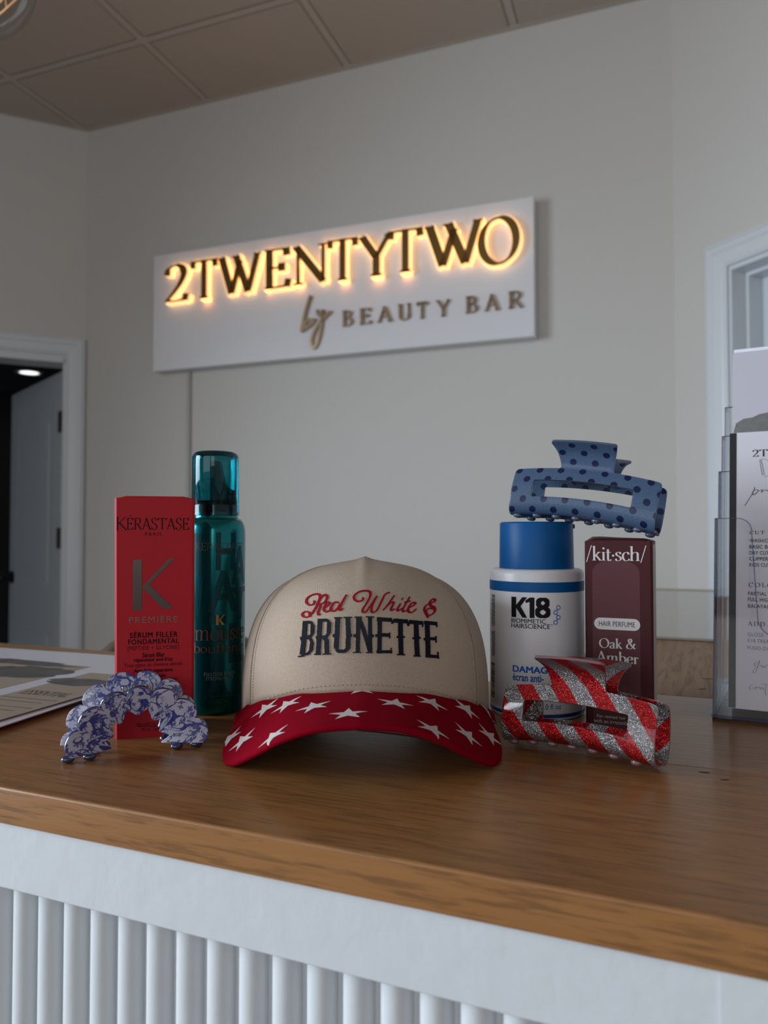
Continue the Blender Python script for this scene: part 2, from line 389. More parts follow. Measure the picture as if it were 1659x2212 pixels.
# ================================================================== ROOM
PH = math.radians(1.9)
RE = Vector((math.cos(PH), math.sin(PH), 0)); RN = Vector((-math.sin(PH), math.cos(PH), 0)); RO = Vector((-0.04, 2.47, 0))
def RW(u, v, z): return RO+RE*u+RN*v+Vector((0, 0, z))
CEIL = 2.92; UL = -2.319
RM = Matrix((RE, RN, Vector((0, 0, 1)))).transposed()
def rbox(mb, u0, u1, v0, v1, z0, z1, mi=0): return mb.box(RW((u0+u1)/2, (v0+v1)/2, (z0+z1)/2), (u1-u0, v1-v0, z1-z0), RM, mi)
s2 = 2**-.5
# frames for the two 45 degree walls: origin at the corner, d runs along the wall towards the camera, q points into the wall
LC = RW(UL, 0, 0); LD = -RE*s2-RN*s2; LQ = -RE*s2+RN*s2
RC = RW(0, 0, 0); RD = RE*s2-RN*s2; RQ = RE*s2+RN*s2
def fbox(mb, O, d, q, s0, s1, t0, t1, z0, z1, mi=0):
    Mx = Matrix((d, q, Vector((0, 0, 1)))).transposed()
    return mb.box(O+d*(s0+s1)/2+q*(t0+t1)/2+Vector((0, 0, (z0+z1)/2)), (s1-s0, t1-t0, z1-z0), Mx, mi)
struct('floor', MB().bx(-5.2, 3.2, -3.7, 5.6, -0.1, 0.0), M['floor'])
b = MB(); rbox(b, UL-0.0, 0.0, 0, 0.12, 0, 3.1); struct('wall_back', b, M['wall'])
# left angled wall with a doorway
b = MB(); fbox(b, LC, LD, LQ, -0.05, 0.0715, 0, .12, 0, 3.1); fbox(b, LC, LD, LQ, 0.895, 1.5, 0, .12, 0, 3.1); fbox(b, LC, LD, LQ, 0.0715, 0.895, 0, .12, 1.955, 3.1)
struct('wall_left_angle', b, M['wall'])
b = MB(); fbox(b, RC, RD, RQ, -0.05, 0.202, 0, .12, 0, 3.1); fbox(b, RC, RD, RQ, 1.03, 2.5, 0, .12, 0, 3.1); fbox(b, RC, RD, RQ, 0.202, 1.03, 0, .12, 1.985, 3.1)
struct('wall_right_angle', b, M['wall'])
le = LC+LD*1.5; re_ = RC+RD*2.5
# left side wall with a window opening y -1.7..-0.1
def side_wall(name, x, y0, y1, wy0, wy1, wz0=0.55, wz1=2.5, th=0.1):
    b = MB(); xs = sorted((x, x+th)); b.bx(*xs, y0, wy0, 0, 3.1); b.bx(*xs, wy1, y1, 0, 3.1); b.bx(*xs, wy0, wy1, 0, wz0); b.bx(*xs, wy0, wy1, wz1, 3.1)
    return struct(name, b, M['wall'])
side_wall('wall_left', le.x, -3.6, le.y, -1.8, 0.0, th=-0.1)
b = MB(); b.bx(re_.x, re_.x+0.1, -3.6, re_.y, 0, 3.1); struct('wall_right', b, M['wall'])
b = MB(); y = -3.5
b.bx(le.x-.1, -2.35, y-.1, y, 0, 3.1); b.bx(.35, .45, y-.1, y, 0, 3.1); b.bx(1.85, re_.x+.1, y-.1, y, 0, 3.1); b.bx(-2.35, .35, y-.1, y, 0, .4); b.bx(.45, 1.85, y-.1, y, 0, .4); b.bx(-2.35, .35, y-.1, y, 2.6, 3.1); b.bx(.45, 1.85, y-.1, y, 2.6, 3.1)
struct('wall_front', b, M['wall'])
def window(name, cx, cy, wd, z0, z1, along):
    b = MB()
    def q(a0, a1, zz0, zz1, d=.05):
        if along == 'x': b.bx(cx+a0, cx+a1, cy-d/2, cy+d/2, zz0, zz1)
        else: b.bx(cx-d/2, cx+d/2, cy+a0, cy+a1, zz0, zz1)
    h = wd/2; q(-h, -h+.06, z0, z1); q(h-.06, h, z0, z1); q(-h+.06, h-.06, z0, z0+.06); q(-h+.06, h-.06, z1-.06, z1); q(-.02, .02, z0+.06, z1-.06)
    return struct(name, b, M['trim'])
window('window_1', le.x-.05, -.9, 1.8, .55, 2.5, 'y'); window('window_2', -1.0, -3.55, 2.7, .4, 2.6, 'x'); window('window_3', 1.15, -3.55, 1.4, .4, 2.6, 'x')
# ceiling
b = MB(); rbox(b, -5, 3.0, -6.5, .6, CEIL+.04, CEIL+.14)
ceil = struct('ceiling', b, M['ceil_tile'])
tile_me = None
T0 = -0.495
for i in range(-5, 3):
    for j in range(0, 5):
        u0 = T0+.61*i; v1 = (-.398-.61*(j-1)) if j else 0.0; v0 = -.398-.61*j
        if (u0+.3 < UL and v0 > -.5 and u0 < UL-.62): continue
        b = MB(); g = .013
        rbox(b, u0+g, u0+.61-g, v0+g, v1-g, CEIL+.001, CEIL+.02)
        # tegular drop: a slightly smaller face below the rail line
        rbox(b, u0+g+.006, u0+.61-g-.006, v0+g+.006, v1-g-.006, CEIL-.0035, CEIL+.001)
        obj('ceiling_tile', b, M['ceil_tile'], ceil)
for i in range(-5, 4):
    b = MB(); u0 = T0+.61*i; rbox(b, u0-.012, u0+.012, -2.9, 0.0, CEIL-.002, CEIL+.03); obj('ceiling_rail', b, M['rail'], ceil)
for j in range(0, 5):
    b = MB(); v0 = -.398-.61*j; rbox(b, -3.6, 1.3, v0-.012, v0+.012, CEIL-.003, CEIL+.03); obj('ceiling_rail', b, M['rail'], ceil)
b = MB(); rbox(b, UL, 0, -.022, 0, CEIL-.004, CEIL+.03); obj('ceiling_wall_angle', b, M['rail'], ceil)
b = MB(); fbox(b, LC, LD, LQ, 0, 1.4, -.022, 0, CEIL-.0035, CEIL+.03); obj('ceiling_wall_angle', b, M['rail'], ceil)
b = MB(); fbox(b, RC, RD, RQ, 0, 2.4, -.022, 0, CEIL-.0035, CEIL+.03); obj('ceiling_wall_angle', b, M['rail'], ceil)

# door casings (moulded profile swept round the opening with mitres)
def casing(name, O, d, q, s_in0, s_in1, z_in, w=.075, mat_=None):
    # profile: (offset from opening edge outwards, projection from the wall)
    prof = [(0, .0), (0, .010), (.006, .013), (.012, .010), (.018, .012), (.040, .016), (.048, .021), (.060, .022), (.068, .017), (w, .015), (w, 0)]
    path = [(s_in1, 0.0, 1, 0), (s_in1, z_in, 1, 1), (s_in0, z_in, -1, 1), (s_in0, 0.0, -1, 0)]
    b = MB(); V = []; n = len(prof)
    for s, z, ds, dz in path:
        for o, pr in prof: V.append(O+d*(s+ds*o)-q*pr+Vector((0, 0, z+dz*o)))
    Fc = [(k*n+i, k*n+i+1, (k+1)*n+i+1, (k+1)*n+i) for k in range(3) for i in range(n-1)]
    b.add(V, Fc); return struct(name, b, mat_ or M['trim'])
casing('trim_1', LC, LD, LQ, .0755, .891, 1.950, .074)
casing('trim_2', RC, RD, RQ, .204, 1.028, 1.975, .074)
# ---- door_1: open leaf into the dark back room
door1 = bpy.data.objects.new('door_1', None); COL.objects.link(door1); door1.location = LC+LD*.09; door1['kind'] = 'structure'
b = MB(); fbox(b, LC, LD, LQ, .0715, .086, .0, .13, 0, 1.935); fbox(b, LC, LD, LQ, .880, .895, .0, .13, 0, 1.935); fbox(b, LC, LD, LQ, .0715, .895, .0, .13, 1.920, 1.955)
obj('door_jamb', b, M['trim'], door1)
H = LC+LD*.090+LQ*.135
best = None
for k in range(0, 900):
    a = math.radians(k*.2); dd = LD*math.cos(a)+LQ*math.sin(a); E_ = H+dd*.775
    c = E_-CAM; px = 829.5+F*c.dot(CR)/c.dot(CF)
    if best is None or abs(px-20) < best[0]: best = (abs(px-20), dd)
dd = best[1]; dn = Vector((dd.y, -dd.x, 0))
if dn.dot(CAM-H) < 0: dn = -dn
b = MB(); fbox(b, H, dd, dn, .004, .775, -.040, -.004, .01, 1.912)
leaf = obj('door_leaf', b, M['door'], door1, bevel=.002)
for z0, z1 in ((.16, .80), (.93, 1.80)):
    b = MB()
    N_ = 16; out = []; inn = []; top = []
    def outline(inset, zt):
        pts = [(.12+inset, z0+inset), (.655-inset, z0+inset)]
        for k in range(N_+1):
            t = 1-2*k/N_; x = .3875+t*(.2675-inset); arch = (.055*(1-t*t)) if z1 > 1 else 0; pts.append((x, z1-.055*(z1 > 1)-inset+arch))
        return pts
    for ins, dep in ((0, -.003), (.012, -.009), (.030, -.009), (.055, -.001)):
        out.append([H+dd*x+dn*dep+Vector((0, 0, z)) for x, z in outline(ins, 0)])
    n = len(out[0]); V = [p for r in out for p in r]
    Fc = [(r*n+i, r*n+(i+1) % n, (r+1)*n+(i+1) % n, (r+1)*n+i) for r in range(3) for i in range(n)]+[tuple(3*n+i for i in range(n))]
    b.add(V, Fc); obj('panel', b, M['door'], leaf)
for z in (.25, 1.06, 1.68) if False else (.2, 1.185, 1.69):
    b = MB(); fbox(b, H, dd, dn, -.004, .034, -.006, .002, z-.045, z+.045); obj('hinge', b, M['black'], door1)
    b2 = MB().tube([H+dd*-.006+dn*.004+Vector((0, 0, z-.045)), H+dd*-.006+dn*.004+Vector((0, 0, z+.045))], .006); obj('hinge_pin', b2, M['black'], door1)
kp = H+dd*.715; b = MB(); b.tube([kp+dn*-.002+Vector((0, 0, .985)), kp+dn*.045+Vector((0, 0, .985))], .012); b.ell(kp+dn*.055+Vector((0, 0, .985)), (.028, .028, .028)); b.tube([kp+dn*-.003+Vector((0, 0, .985)), kp+dn*.004+Vector((0, 0, .985))], .032, 20)
obj('door_knob', b, M['black'], leaf, smooth=True, edge=40)
# dark back room behind the open door
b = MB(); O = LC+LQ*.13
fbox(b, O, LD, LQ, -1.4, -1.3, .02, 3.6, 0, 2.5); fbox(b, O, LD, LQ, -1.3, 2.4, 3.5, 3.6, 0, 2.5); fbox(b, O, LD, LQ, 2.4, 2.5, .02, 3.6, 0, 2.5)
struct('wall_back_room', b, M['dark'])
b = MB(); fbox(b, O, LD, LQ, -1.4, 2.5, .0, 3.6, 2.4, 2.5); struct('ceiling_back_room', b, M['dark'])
lp = G(63, 804, 2.4)
t = thing('recessed_light', 'small round white recessed light glowing on the dark ceiling past the open left door', 'light', lp)
obj('trim_ring', MB().lathe(lp, [(.068, -.001), (.068, -.006), (.088, -.008), (.095, -.004), (.095, 0)], 32, caps=False), M['trim'], t, smooth=True)
obj('diffuser', MB().lathe(lp, [(0.0, -.0025), (.068, -.0025)], 32, caps=False), mat('recessed_diffuser', (.9, .9, .9), .5, emis=(1, .97, .93), es=2.0), t)
l = bpy.data.lights.new('recessed_lamp', 'AREA'); l.shape = 'DISK'; l.size = .12; l.energy = .8; lo = bpy.data.objects.new('recessed_lamp', l); COL.objects.link(lo); lo.location = lp-Vector((0, 0, .012))
# ---- door_2: closed white door on the right, set in a deep jamb
door2 = bpy.data.objects.new('door_2', None); COL.objects.link(door2); door2.location = RC+RD*.6; door2['kind'] = 'structure'
b = MB(); fbox(b, RC, RD, RQ, .198, .212, .0, .16, 0, 1.965); fbox(b, RC, RD, RQ, 1.02, 1.034, .0, .16, 0, 1.965); fbox(b, RC, RD, RQ, .198, 1.034, .0, .16, 1.962, 1.99)
fbox(b, RC, RD, RQ, .212, .224, .055, .16, 0, 1.95); fbox(b, RC, RD, RQ, .212, 1.02, .055, .16, 1.950, 1.962)
obj('door_jamb', b, M['trim'], door2, bevel=.001)
b = MB(); fbox(b, RC, RD, RQ, .222, 1.02, .11, .15, 0, 1.951); leaf2 = obj('door_leaf', b, M['door'], door2)
for s0, s1 in ((.33, .58), (.68, .93)):
    for z0, z1 in ((.2, .85), (1.0, 1.82)):
        b = MB(); V = []
        for ins, dep in ((0, .1095), (.014, .118), (.03, .118), (.05, .108)):
            V += [RC+RD*s+RQ*dep+Vector((0, 0, z)) for s, z in ((s0+ins, z0+ins), (s1-ins, z0+ins), (s1-ins, z1-ins), (s0+ins, z1-ins))]
        b.add(V, [(r*4+i, r*4+(i+1) % 4, r*4+4+(i+1) % 4, r*4+4+i) for r in range(3) for i in range(4)]+[(12, 13, 14, 15)]); obj('panel', b, M['door'], leaf2)

# ---- cord channel under the sign
b = MB(); rbox(b, -1.803, -1.787, -.012, 0, .1, 1.90)
t = obj('cord_channel', b, mat('cord_cover', (.44, .43, .41), .45), bevel=.002); t['label'] = 'thin wall-coloured cord cover running down from the sign\'s left part'; t['category'] = 'cord cover'

# ---- sign
SB = -.055
sg = thing('wall_sign', 'wide white wall sign with glowing gold letters 2TWENTYTWO by BEAUTY BAR', 'sign', RW(-1.18, -.03, 1.85))
SP = Plane(RW(0, SB, 0), RE, -RN)
b = MB(); rbox(b, -1.930, -.426, SB, -.004, 1.849, 2.311); obj('board', b, M['board'], sg, bevel=.002)
def prism(vf, depth0, depth1):
    V, Fc = vf; b = MB()
    for f in Fc:
        if len(set(f)) < 3: continue
        ar = 0; q = [V[i] for i in f]
        for i in range(len(q)): ar += q[i-1][0]*q[i][1]-q[i][0]*q[i-1][1]
        if abs(ar) < 1e-9: continue
        n = len(q); Vb = [SP.at(p[0], p[1], depth0) for p in q]+[SP.at(p[0], p[1], depth1) for p in q]
        b.add(Vb, [tuple(range(n)), tuple(range(2*n-1, n-1, -1))]+[(i, (i+1) % n, n+(i+1) % n, n+i) for i in range(n)])
    return b
def upx(x, y): return SP.px(x, y)[0]
big = [('2', 365, 418, .0), ('T', 421, 480, 0), ('W', 480, 573, 0), ('E', 581, 638, 0), ('N', 640, 716, 0), ('T', 714, 781, 0), ('Y', 781, 855, 0), ('T', 843, 921, 0), ('W', 922, 1048, 0), ('O', 1036, 1127, 1)]
base0, cap0 = 2.1045, 2.2535
for ch, xa, xb, o_ in big:
    yy = 620-.12*(((xa+xb)/2)-365)
    u0 = upx(xa, yy); u1 = upx(xb, yy)
    vf = strokes2d(ch, .185, .05, 18)
    z0, z1 = (base0-.018, cap0-.004) if o_ else (base0, cap0)
    vf = fit(vf, u0, z0, u1, z1)
    lt = obj('letter', prism(vf, .026, .032), M['gold'], sg)
    # lit acrylic body a little larger than the face
    vg = fit(strokes2d(ch, .225, .09, 18), u0-.004, z0-.004, u1+.004, z1+.004); b = prism(vg, .0, .0255)
    obj('lit_edge', b, M['glow'], lt, label='warm glowing acrylic body of the letter')
small = [('B', 741, 763), ('E', 779, 804), ('A', 816, 849), ('U', 861, 888), ('T', 901, 925), ('Y', 943, 973), ('B', 1007, 1032), ('A', 1047, 1080), ('R', 1099, 1130)]
for ch, xa, xb in small:
    yy = 690-.1*((xa+xb)/2-740); vf = fit(strokes2d(ch, .16, .05, 18), upx(xa, yy), 1.9445, upx(xb, yy), 2.0015)
    obj('letter', prism(vf, 0, .012), M['dullgold'], sg)
def byp(pts, k=14.745, ox=630, oy=620): return [SP.px(ox+x/k, oy+y/k) for x, y in pts]
bw = lambda t, k: .010 if True else 0
for st in ([(640, 290), (530, 620), (430, 1000), (350, 1440)], [(350, 1440), (440, 1230), (560, 1040), (640, 1090), (580, 1230), (420, 1370)], [(400, 1380), (640, 1230), (780, 1020)]):
    pass
bst = [[(640, 290), (530, 620), (430, 1000), (350, 1440), (470, 1180), (560, 1050), (635, 1100), (570, 1240), (430, 1370), (640, 1220), (780, 1020)]]
yst = [[(850, 740), (870, 880), (960, 960), (1010, 880), (1050, 740)], [(1290, 790), (1050, 1010), (900, 1200), (740, 1450), (650, 1750), (720, 1960), (850, 1780), (950, 1380), (1000, 1050), (1050, 760)]]
for sts in (bst, yst):
    vf = merge2d(*[ribbon(catmull([Vector(p) for p in byp(s)]), bw) for s in sts])
    obj('letter', prism(vf, 0, .012), M['dullgold'], sg)

# ================================================================== COUNTER
YF = .2995; YB = .686; YJ = .4828; XL = -1.30; XR = 1.0
ctr = thing('reception_counter', 'wood-topped reception counter with white fluted front that everything stands on', 'counter', (0, .49, 0))
def plank(name, x0, x1, y0, y1, m, round_front=False, z1=CT, z0=1.0505, bev=.0008):
    b = MB()
    if round_front:
        R = .0016; pr = [(y1, z0), (y1, z1)]
        pr += [(y0+R-R*math.sin(a), z1-R+R*math.cos(a)) for a in [PI/2*k/8 for k in range(9)]]
        pr += [(y0, z0)]
    else: pr = [(y1, z0), (y1, z1-bev), (y1-bev, z1), (y0+bev, z1), (y0, z1-bev), (y0, z0)]
    n = len(pr); b.add([(x0, y, z) for y, z in pr]+[(x1, y, z) for y, z in pr], [tuple(range(n)), tuple(range(2*n-1, n-1, -1))]+[(i, (i+1) % n, n+(i+1) % n, n+i) for i in range(n)])
    return obj(name, b, m, ctr, smooth=round_front, edge=30 if round_front else None)
plank('plank', XL, XR, YF, YJ, M['oak1'], True)
plank('plank', XL, XR, YJ+.0006, YB, M['oak2'])
b = MB(); b.bx(XL, XR, YF+.0025, YF+.022, 1.0140, 1.0505); obj('fascia', b, M['white'], ctr, bevel=.0008)
b = MB(); b.bx(.0085, .35, YF+.0012, YF+.0022, .0, 1.0505); obj('end_board', b, M['white'], ctr)
b = MB(); b.bx(XL, XR, YF+.016, YF+.10, 0.0, 1.0505); obj('front_panel', b, M['white'], ctr)
b = MB(); b.bx(XL, XR, YB-.05, YB-.02, .0, 1.0505); obj('back_panel', b, M['white'], ctr)
fl = None
K = 11; R0 = .0078; sp_ = .0187
me = None
for i in range(0, 52):
    x = -.93+i*sp_+.0018
    if x > .0: break
    if me is None:
        b = MB(); pr = [(R0*math.cos(PI*k/K+PI), -R0*1.0*math.sin(PI*k/K)) for k in range(K+1)]
        b.add([(p, YF+.0162+q*.95, 0.02) for p, q in pr]+[(p, YF+.0162+q*.95, 1.0141) for p, q in pr], [(k, k+1, K+1+k+1, K+1+k) for k in range(K)]+[tuple(range(2*K+1, K, -1))])
        o = obj('flute', b, M['white'], ctr, smooth=True, edge=50); me = o.data; o.location = (x, 0, 0); o.location.x = x
    else:
        o2 = o.copy(); COL.objects.link(o2); o2.location.x = x
# the return that runs back towards the wall on the right
pw = .19
x = -.115
b = MB()
ret = []
for i in range(3):
    x0 = -.115+i*pw; x1 = x0+pw-.0008
    b = MB(); b.bx(x0, x1, YB+.0009, 1.905-.14*i, 1.0505, CT); obj('plank', b, M['oak3'], ctr, bevel=.0006)
b = MB(); b.bx(-.10, .42, .75, 1.6, 0, 1.0505); obj('return_panel', b, M['white'], ctr)
mt = thing('glossy_tray', 'glossy pale slab with a wooden rear lip at the far end of the counter', 'tray', (.15, 1.4, CT))
b = MB(); b.bx(-.11, .07, 1.035, 1.885, CT+.0005, CT+.004); obj('slab', b, mat('gloss_white', (.25, .22, .19), .14, coat=.3), mt, bevel=.0015)
b = MB(); b.bx(-.11, .07, 1.885, 1.895, CT+.0005, CT+.006); obj('rear_lip', b, mat('pale_lip', (.34, .28, .22), .5), mt)
# knots in the counter
def knot(px, py, r, ang, z=CT+.0002):
    c = G(px, py, z); b = MB(); e = Vector((math.cos(ang), math.sin(ang), 0)); n = Vector((-e.y, e.x, 0))
    pts = [c+e*(r*math.cos(a)*(1+.25*math.sin(3*a)))+n*(r*.38*math.sin(a)*(1+.3*math.cos(2*a))) for a in [2*PI*k/18 for k in range(18)]]
    b.add([c]+pts, [(0, 1+k, 1+(k+1) % 18) for k in range(18)]); return b
kn = mat('knot_wood', (.035, .018, .010), .6)
for a in ((1522, 1668, .003, .1), (1566, 1684, .0025, .5), (1517, 1488, .005, .9), (1530, 1466, .006, .1), (838, 1577, .004, .05), (920, 1596, .005, 0)):
    obj('knot', knot(*a), kn, ctr)
def crack(pts, w_):
    P = [G(x, y, CT+.0002) for x, y in pts]; b = MB(); n = len(P)
    V = [];
    for i, p in enumerate(P): k = min(1, i/1.5, (n-1-i)/1.5); V += [p-Vector((0, w_*(.25+.75*k), 0)), p+Vector((0, w_*.2, 0))]
    b.add(V, [(2*i, 2*i+2, 2*i+3, 2*i+1) for i in range(n-1)]); return b
obj('wood_crack', crack([(688, 1570), (730, 1574), (766, 1573), (775, 1577), (830, 1582), (885, 1589), (905, 1592), (932, 1595)], .0013), kn, ctr)

# ---- chair behind the counter
cc = CW((388-830)/1600*1.45, 1.45)-Vector((0, 0, CT))
ch = thing('office_chair', 'brown round-backed chair mostly hidden behind the red box and teal can', 'chair', cc)
lea = mat('brown_leather', (.12, .085, .06), .45, bump=(80, .3))
def chb(u, v):
    a = 2*PI*u; R = v**.5; x = .200*abs(math.cos(a))**.5*math.copysign(1, math.cos(a))*R; z = .22*math.sin(a)*R
    return cc+CR*x+CF*(.05-.08*(x/.2)**2)+Vector((0, 0, .795+z))
b = MB().grid(chb, 40, 10, True); o = obj('backrest', b, lea, ch, smooth=True); sm = o.modifiers.new('s', 'SOLIDIFY'); sm.thickness = .035; sm.offset = 0
obj('seat', MB().lathe(cc, [(.0, .42), (.19, .42), (.215, .44), (.215, .47), (.19, .495), (0, .50)], 32), lea, ch, smooth=True)
obj('back_post', MB().tube([cc+CF*.03+Vector((0, 0, .45)), cc+CF*.09+Vector((0, 0, .55)), cc+CF*.07+Vector((0, 0, .78))], .014), M['black'], ch, smooth=True)
obj('column', MB().tube([cc+Vector((0, 0, .08)), cc+Vector((0, 0, .42))], .022), M['black'], ch, smooth=True)
for k in range(5):
    a = 2*PI*k/5; e = Vector((math.cos(a), math.sin(a), 0)); obj('leg', MB().tube([cc+Vector((0, 0, .09)), cc+e*.15+Vector((0, 0, .075)), cc+e*.27+Vector((0, 0, .05))], [.02, .016, .012]).ell(cc+e*.27+Vector((0, 0, .026)), (.024, .024, .026)), M['black'], ch, smooth=True)

# ================================================================== RED SERUM BOX
ink = mat('black_ink', (.010, .004, .006), .5, spec=.12); red_ink = ink
redcard = mat('red_card', (.42, .014, .023), .5, spec=.2, bump=(900, .12, .0002))
foil = mat('dark_silver_foil', (.13, .10, .09), .22, 1.0)
def carton(name, label, Pl, Pr, depth, h, m, top_raise=(.0, .0), rnd=.0015, lean_l=0, lean_r=0):
    """Pl, Pr front bottom corners in the world; returns thing and its front plane"""
    u = (Pr-Pl); wd = u.length; u.normalize(); q = Vector((-u.y, u.x, 0))
    t = thing(name, label, 'box', (Pl+Pr)/2+q*depth/2)
    b = MB(); Z = Vector((0, 0, 1)); r = rnd
    ring = [(r, 0), (wd-r, 0), (wd, r), (wd, depth-r), (wd-r, depth), (r, depth), (0, depth-r), (0, r)]
    V = [Pl+u*x+q*y for x, y in ring]+[Pl+u*(x+(-lean_l if x < wd/2 else lean_r))+q*y+Z*h for x, y in ring]; n = 8
    b.add(V, [(i, (i+1) % n, n+(i+1) % n, n+i) for i in range(n)]+[tuple(range(n))]); obj('carton_body', b, m, t)
    # tuck flap on the top, folded over at the front edge
    b = MB(); a, c_ = top_raise
    def TP(x, y, z): return Pl+u*x+q*y+Z*(h+z)
    ys = [0, .0012, .003, .006, depth*.5, depth-.001]; zs = [0, .0009, .0014, .0016, .0016, .0006]
    V = []
    for y, z in zip(ys, zs):
        k = y/depth
        for j in range(9):
            fr = j/8; x = .001-lean_l+(wd-.002+lean_l+lean_r)*fr; e = min(1, min(fr, 1-fr)*9)
            V.append(TP(x, y, z*e+(a*(1-fr)+c_*fr)*k))
    b.add(V, [(r_*9+j, r_*9+j+1, (r_+1)*9+j+1, (r_+1)*9+j) for r_ in range(5) for j in range(8)])
    o = obj('top_flap', b, m, t, smooth=True); s_ = o.modifiers.new('s', 'SOLIDIFY'); s_.thickness = .0005
    return t, Plane(Pl, u, -q), wd
P1 = G(247.5, 1598); P2 = G(418, 1587)
rb, RP, rw = carton('serum_box', 'tall red cosmetics carton with a large silver K', P1, P2, .046, .1635, redcard, (.001, .001), lean_l=.0018, lean_r=-.0004)
IT = inter2d
words('brand_name', RP, [(strokes2d('K', .085, .045, 15, False), (252.5, 1116, 274, 1146)), (strokes2d('\u00c9RASTASE', .11, .05, 15, False, .02), (275, 1112, 409, 1145))], ink, rb)
words('city_name', RP, [(IT('PARIS', .0, 1.35), (313.5, 1150, 348.5, 1157.5))], ink, rb)
def rp(pts, sf=RP): return [sf.px(x, y) for x, y in pts]
vf = merge2d(poly2d(rp([(286.9, 1209), (305.9, 1208.5), (305.9, 1318), (286.9, 1318.6)])), poly2d(rp([(306.2, 1268), (364, 1207), (376, 1206.5), (322, 1262.5), (374.5, 1314.3), (351.5, 1315)])))
decal('monogram', RP, vf, foil, rb, .0003, label='large dark silver foil letter K')
words('range_name', RP, [(IT('PREMI\u00c8RE', -.006, 1.2), (279, 1328, 383.5, 1345))], mat('bright_foil', (.28, .16, .15), .25, 1.0), rb, .0003)
words('product_text', RP, [(IT('S\u00c9RUM FILLER', .022, 1.15), (280.5, 1362, 383.7, 1377)), (IT('FONDAMENTAL', .022, 1.15), (277, 1379.7, 386, 1391)), (IT('[PEPTIDE + GLYCINE]', 0, 1.15), (276, 1394.5, 386.4, 1406)),
    (IT('S\u00e9rum filler', .018), (307.6, 1409, 356, 1419.5)), (IT('r\u00e9parateur anti-frizz', .018), (289, 1420, 373.5, 1431)), (IT('Tous types de cheveux ab\u00eem\u00e9s', .0), (268.4, 1431, 394, 1441.5)),
    (IT('Anti-frizz reparative', .018), (289.4, 1443.5, 373.5, 1454)), (IT('filler serum', .018), (306, 1455, 358, 1463.5)), (IT('all types of damaged hair', .0), (282, 1464, 385, 1474)),
    (IT('RECHERCHE AVANC\u00c9E', 0), (296, 1557.5, 370, 1567)), (IT('90 ml  3.04 fl.oz', 0), (306, 1571, 361, 1578.5))], ink, rb)
decal('rule_line', RP, poly2d(rp([(297, 1569.2), (370, 1568), (370, 1568.9), (297, 1570.1)])), ink, rb)

# ================================================================== TEAL MOUSSE CAN
cc_ = CW((465.5-830)/1600*.591, .591); cc_.z = CT; CRr = .0238
teal = mat('teal_lacquer', (.0, .15, .165), .19, .85, coat=.25)
cn = thing('mousse_can', 'tall dark teal aerosol can behind the red carton', 'can', cc_)
prof = [(0, .0006), (.0205, 0), (.0225, .0005), (CRr, .003), (CRr, .1385)]+[(CRr-.0055*(1-math.cos(a)), .1385+.0125*math.sin(a)) for a in [PI/2*k/8 for k in range(1, 9)]]+[(.0176, .1528), (.0176, .156), (0, .156)]
obj('can_body', MB().lathe(cc_, prof, 64), teal, cn, smooth=True, edge=50)
m, N, L, p = new_mat('teal_clear_plastic')
tr = N.new('ShaderNodeBsdfTransparent'); tr.inputs[0].default_value = (.02, .46, .50, 1); gl = N.new('ShaderNodeBsdfGlossy'); gl.inputs['Roughness'].default_value = .04; gl.inputs[0].default_value = (.8, .95, 1, 1)
fr = N.new('ShaderNodeFresnel'); fr.inputs[0].default_value = 1.45; mx = N.new('ShaderNodeMixShader'); L.new(math_node(N, L, 'ADD', math_node(N, L, 'MULTIPLY', fr.outputs[0], .9), .0), mx.inputs[0]); L.new(tr.outputs[0], mx.inputs[1]); L.new(gl.outputs[0], mx.inputs[2]); L.new(mx.outputs[0], N['Material Output'].inputs[0])
tealc = m
zc0 = .1535; rc = .0184
pr = [(rc+.0004, zc0), (rc+.0004, zc0+.0078), (rc-.0002, zc0+.008), (rc-.0002, zc0+.0086), (rc+.0001, zc0+.009)]+[(rc-.0001, .198)]+[(rc-.0045*(1-math.cos(a)), .198+.006*math.sin(a)) for a in [PI/2*k/7 for k in range(1, 8)]]+[(.006, .2046), (0, .2047)]
obj('cap', MB().lathe(cc_, pr, 64), tealc, cn, smooth=True, edge=50, label='clear teal plastic overcap')
dk = mat('black_plastic', (.004, .008, .009), .25)
b = MB().lathe(cc_, [(.0168, .156), (.0168, .1635), (.0160, .165), (0, .1655)], 40)
# actuator: upright stem sloping down to the right
def act(u, v):
    side = Vector((CR.x, CR.y, 0)); pts = [(-.003, .165), (.0155, .165), (.0150, .1735), (.0105, .1755), (.0065, .181), (.0045, .190), (.0035, .197), (-.003, .197)]
    return None
side = CR; fw = CF; pts = [(-.003, .160), (.0150, .160), (.0148, .1735), (.0105, .1755), (.0068, .181), (.0048, .190), (.0036, .1965), (-.003, .1965)]
V = [cc_+side*x-fw*.006+Vector((0, 0, z)) for x, z in pts]+[cc_+side*x+fw*.006+Vector((0, 0, z)) for x, z in pts]
n = 8; b.add(V, [tuple(range(8)), tuple(range(15, 7, -1))]+[(i, (i+1) % n, n+(i+1) % n, n+i) for i in range(n)])
obj('nozzle', b, dk, cn, label='black foam nozzle inside the clear cap')
CS = Cyl(Vector((cc_.x, cc_.y, 0)), CRr)
cop = mat('copper_foil', (.11, .048, .020), .5, .3); gold2 = mat('gold_foil', (.36, .22, .075), .5, .3); grey = mat('grey_ink', (.13, .15, .155), .5); dteal = mat('dark_teal_print', (.0, .045, .055), .3, .6)
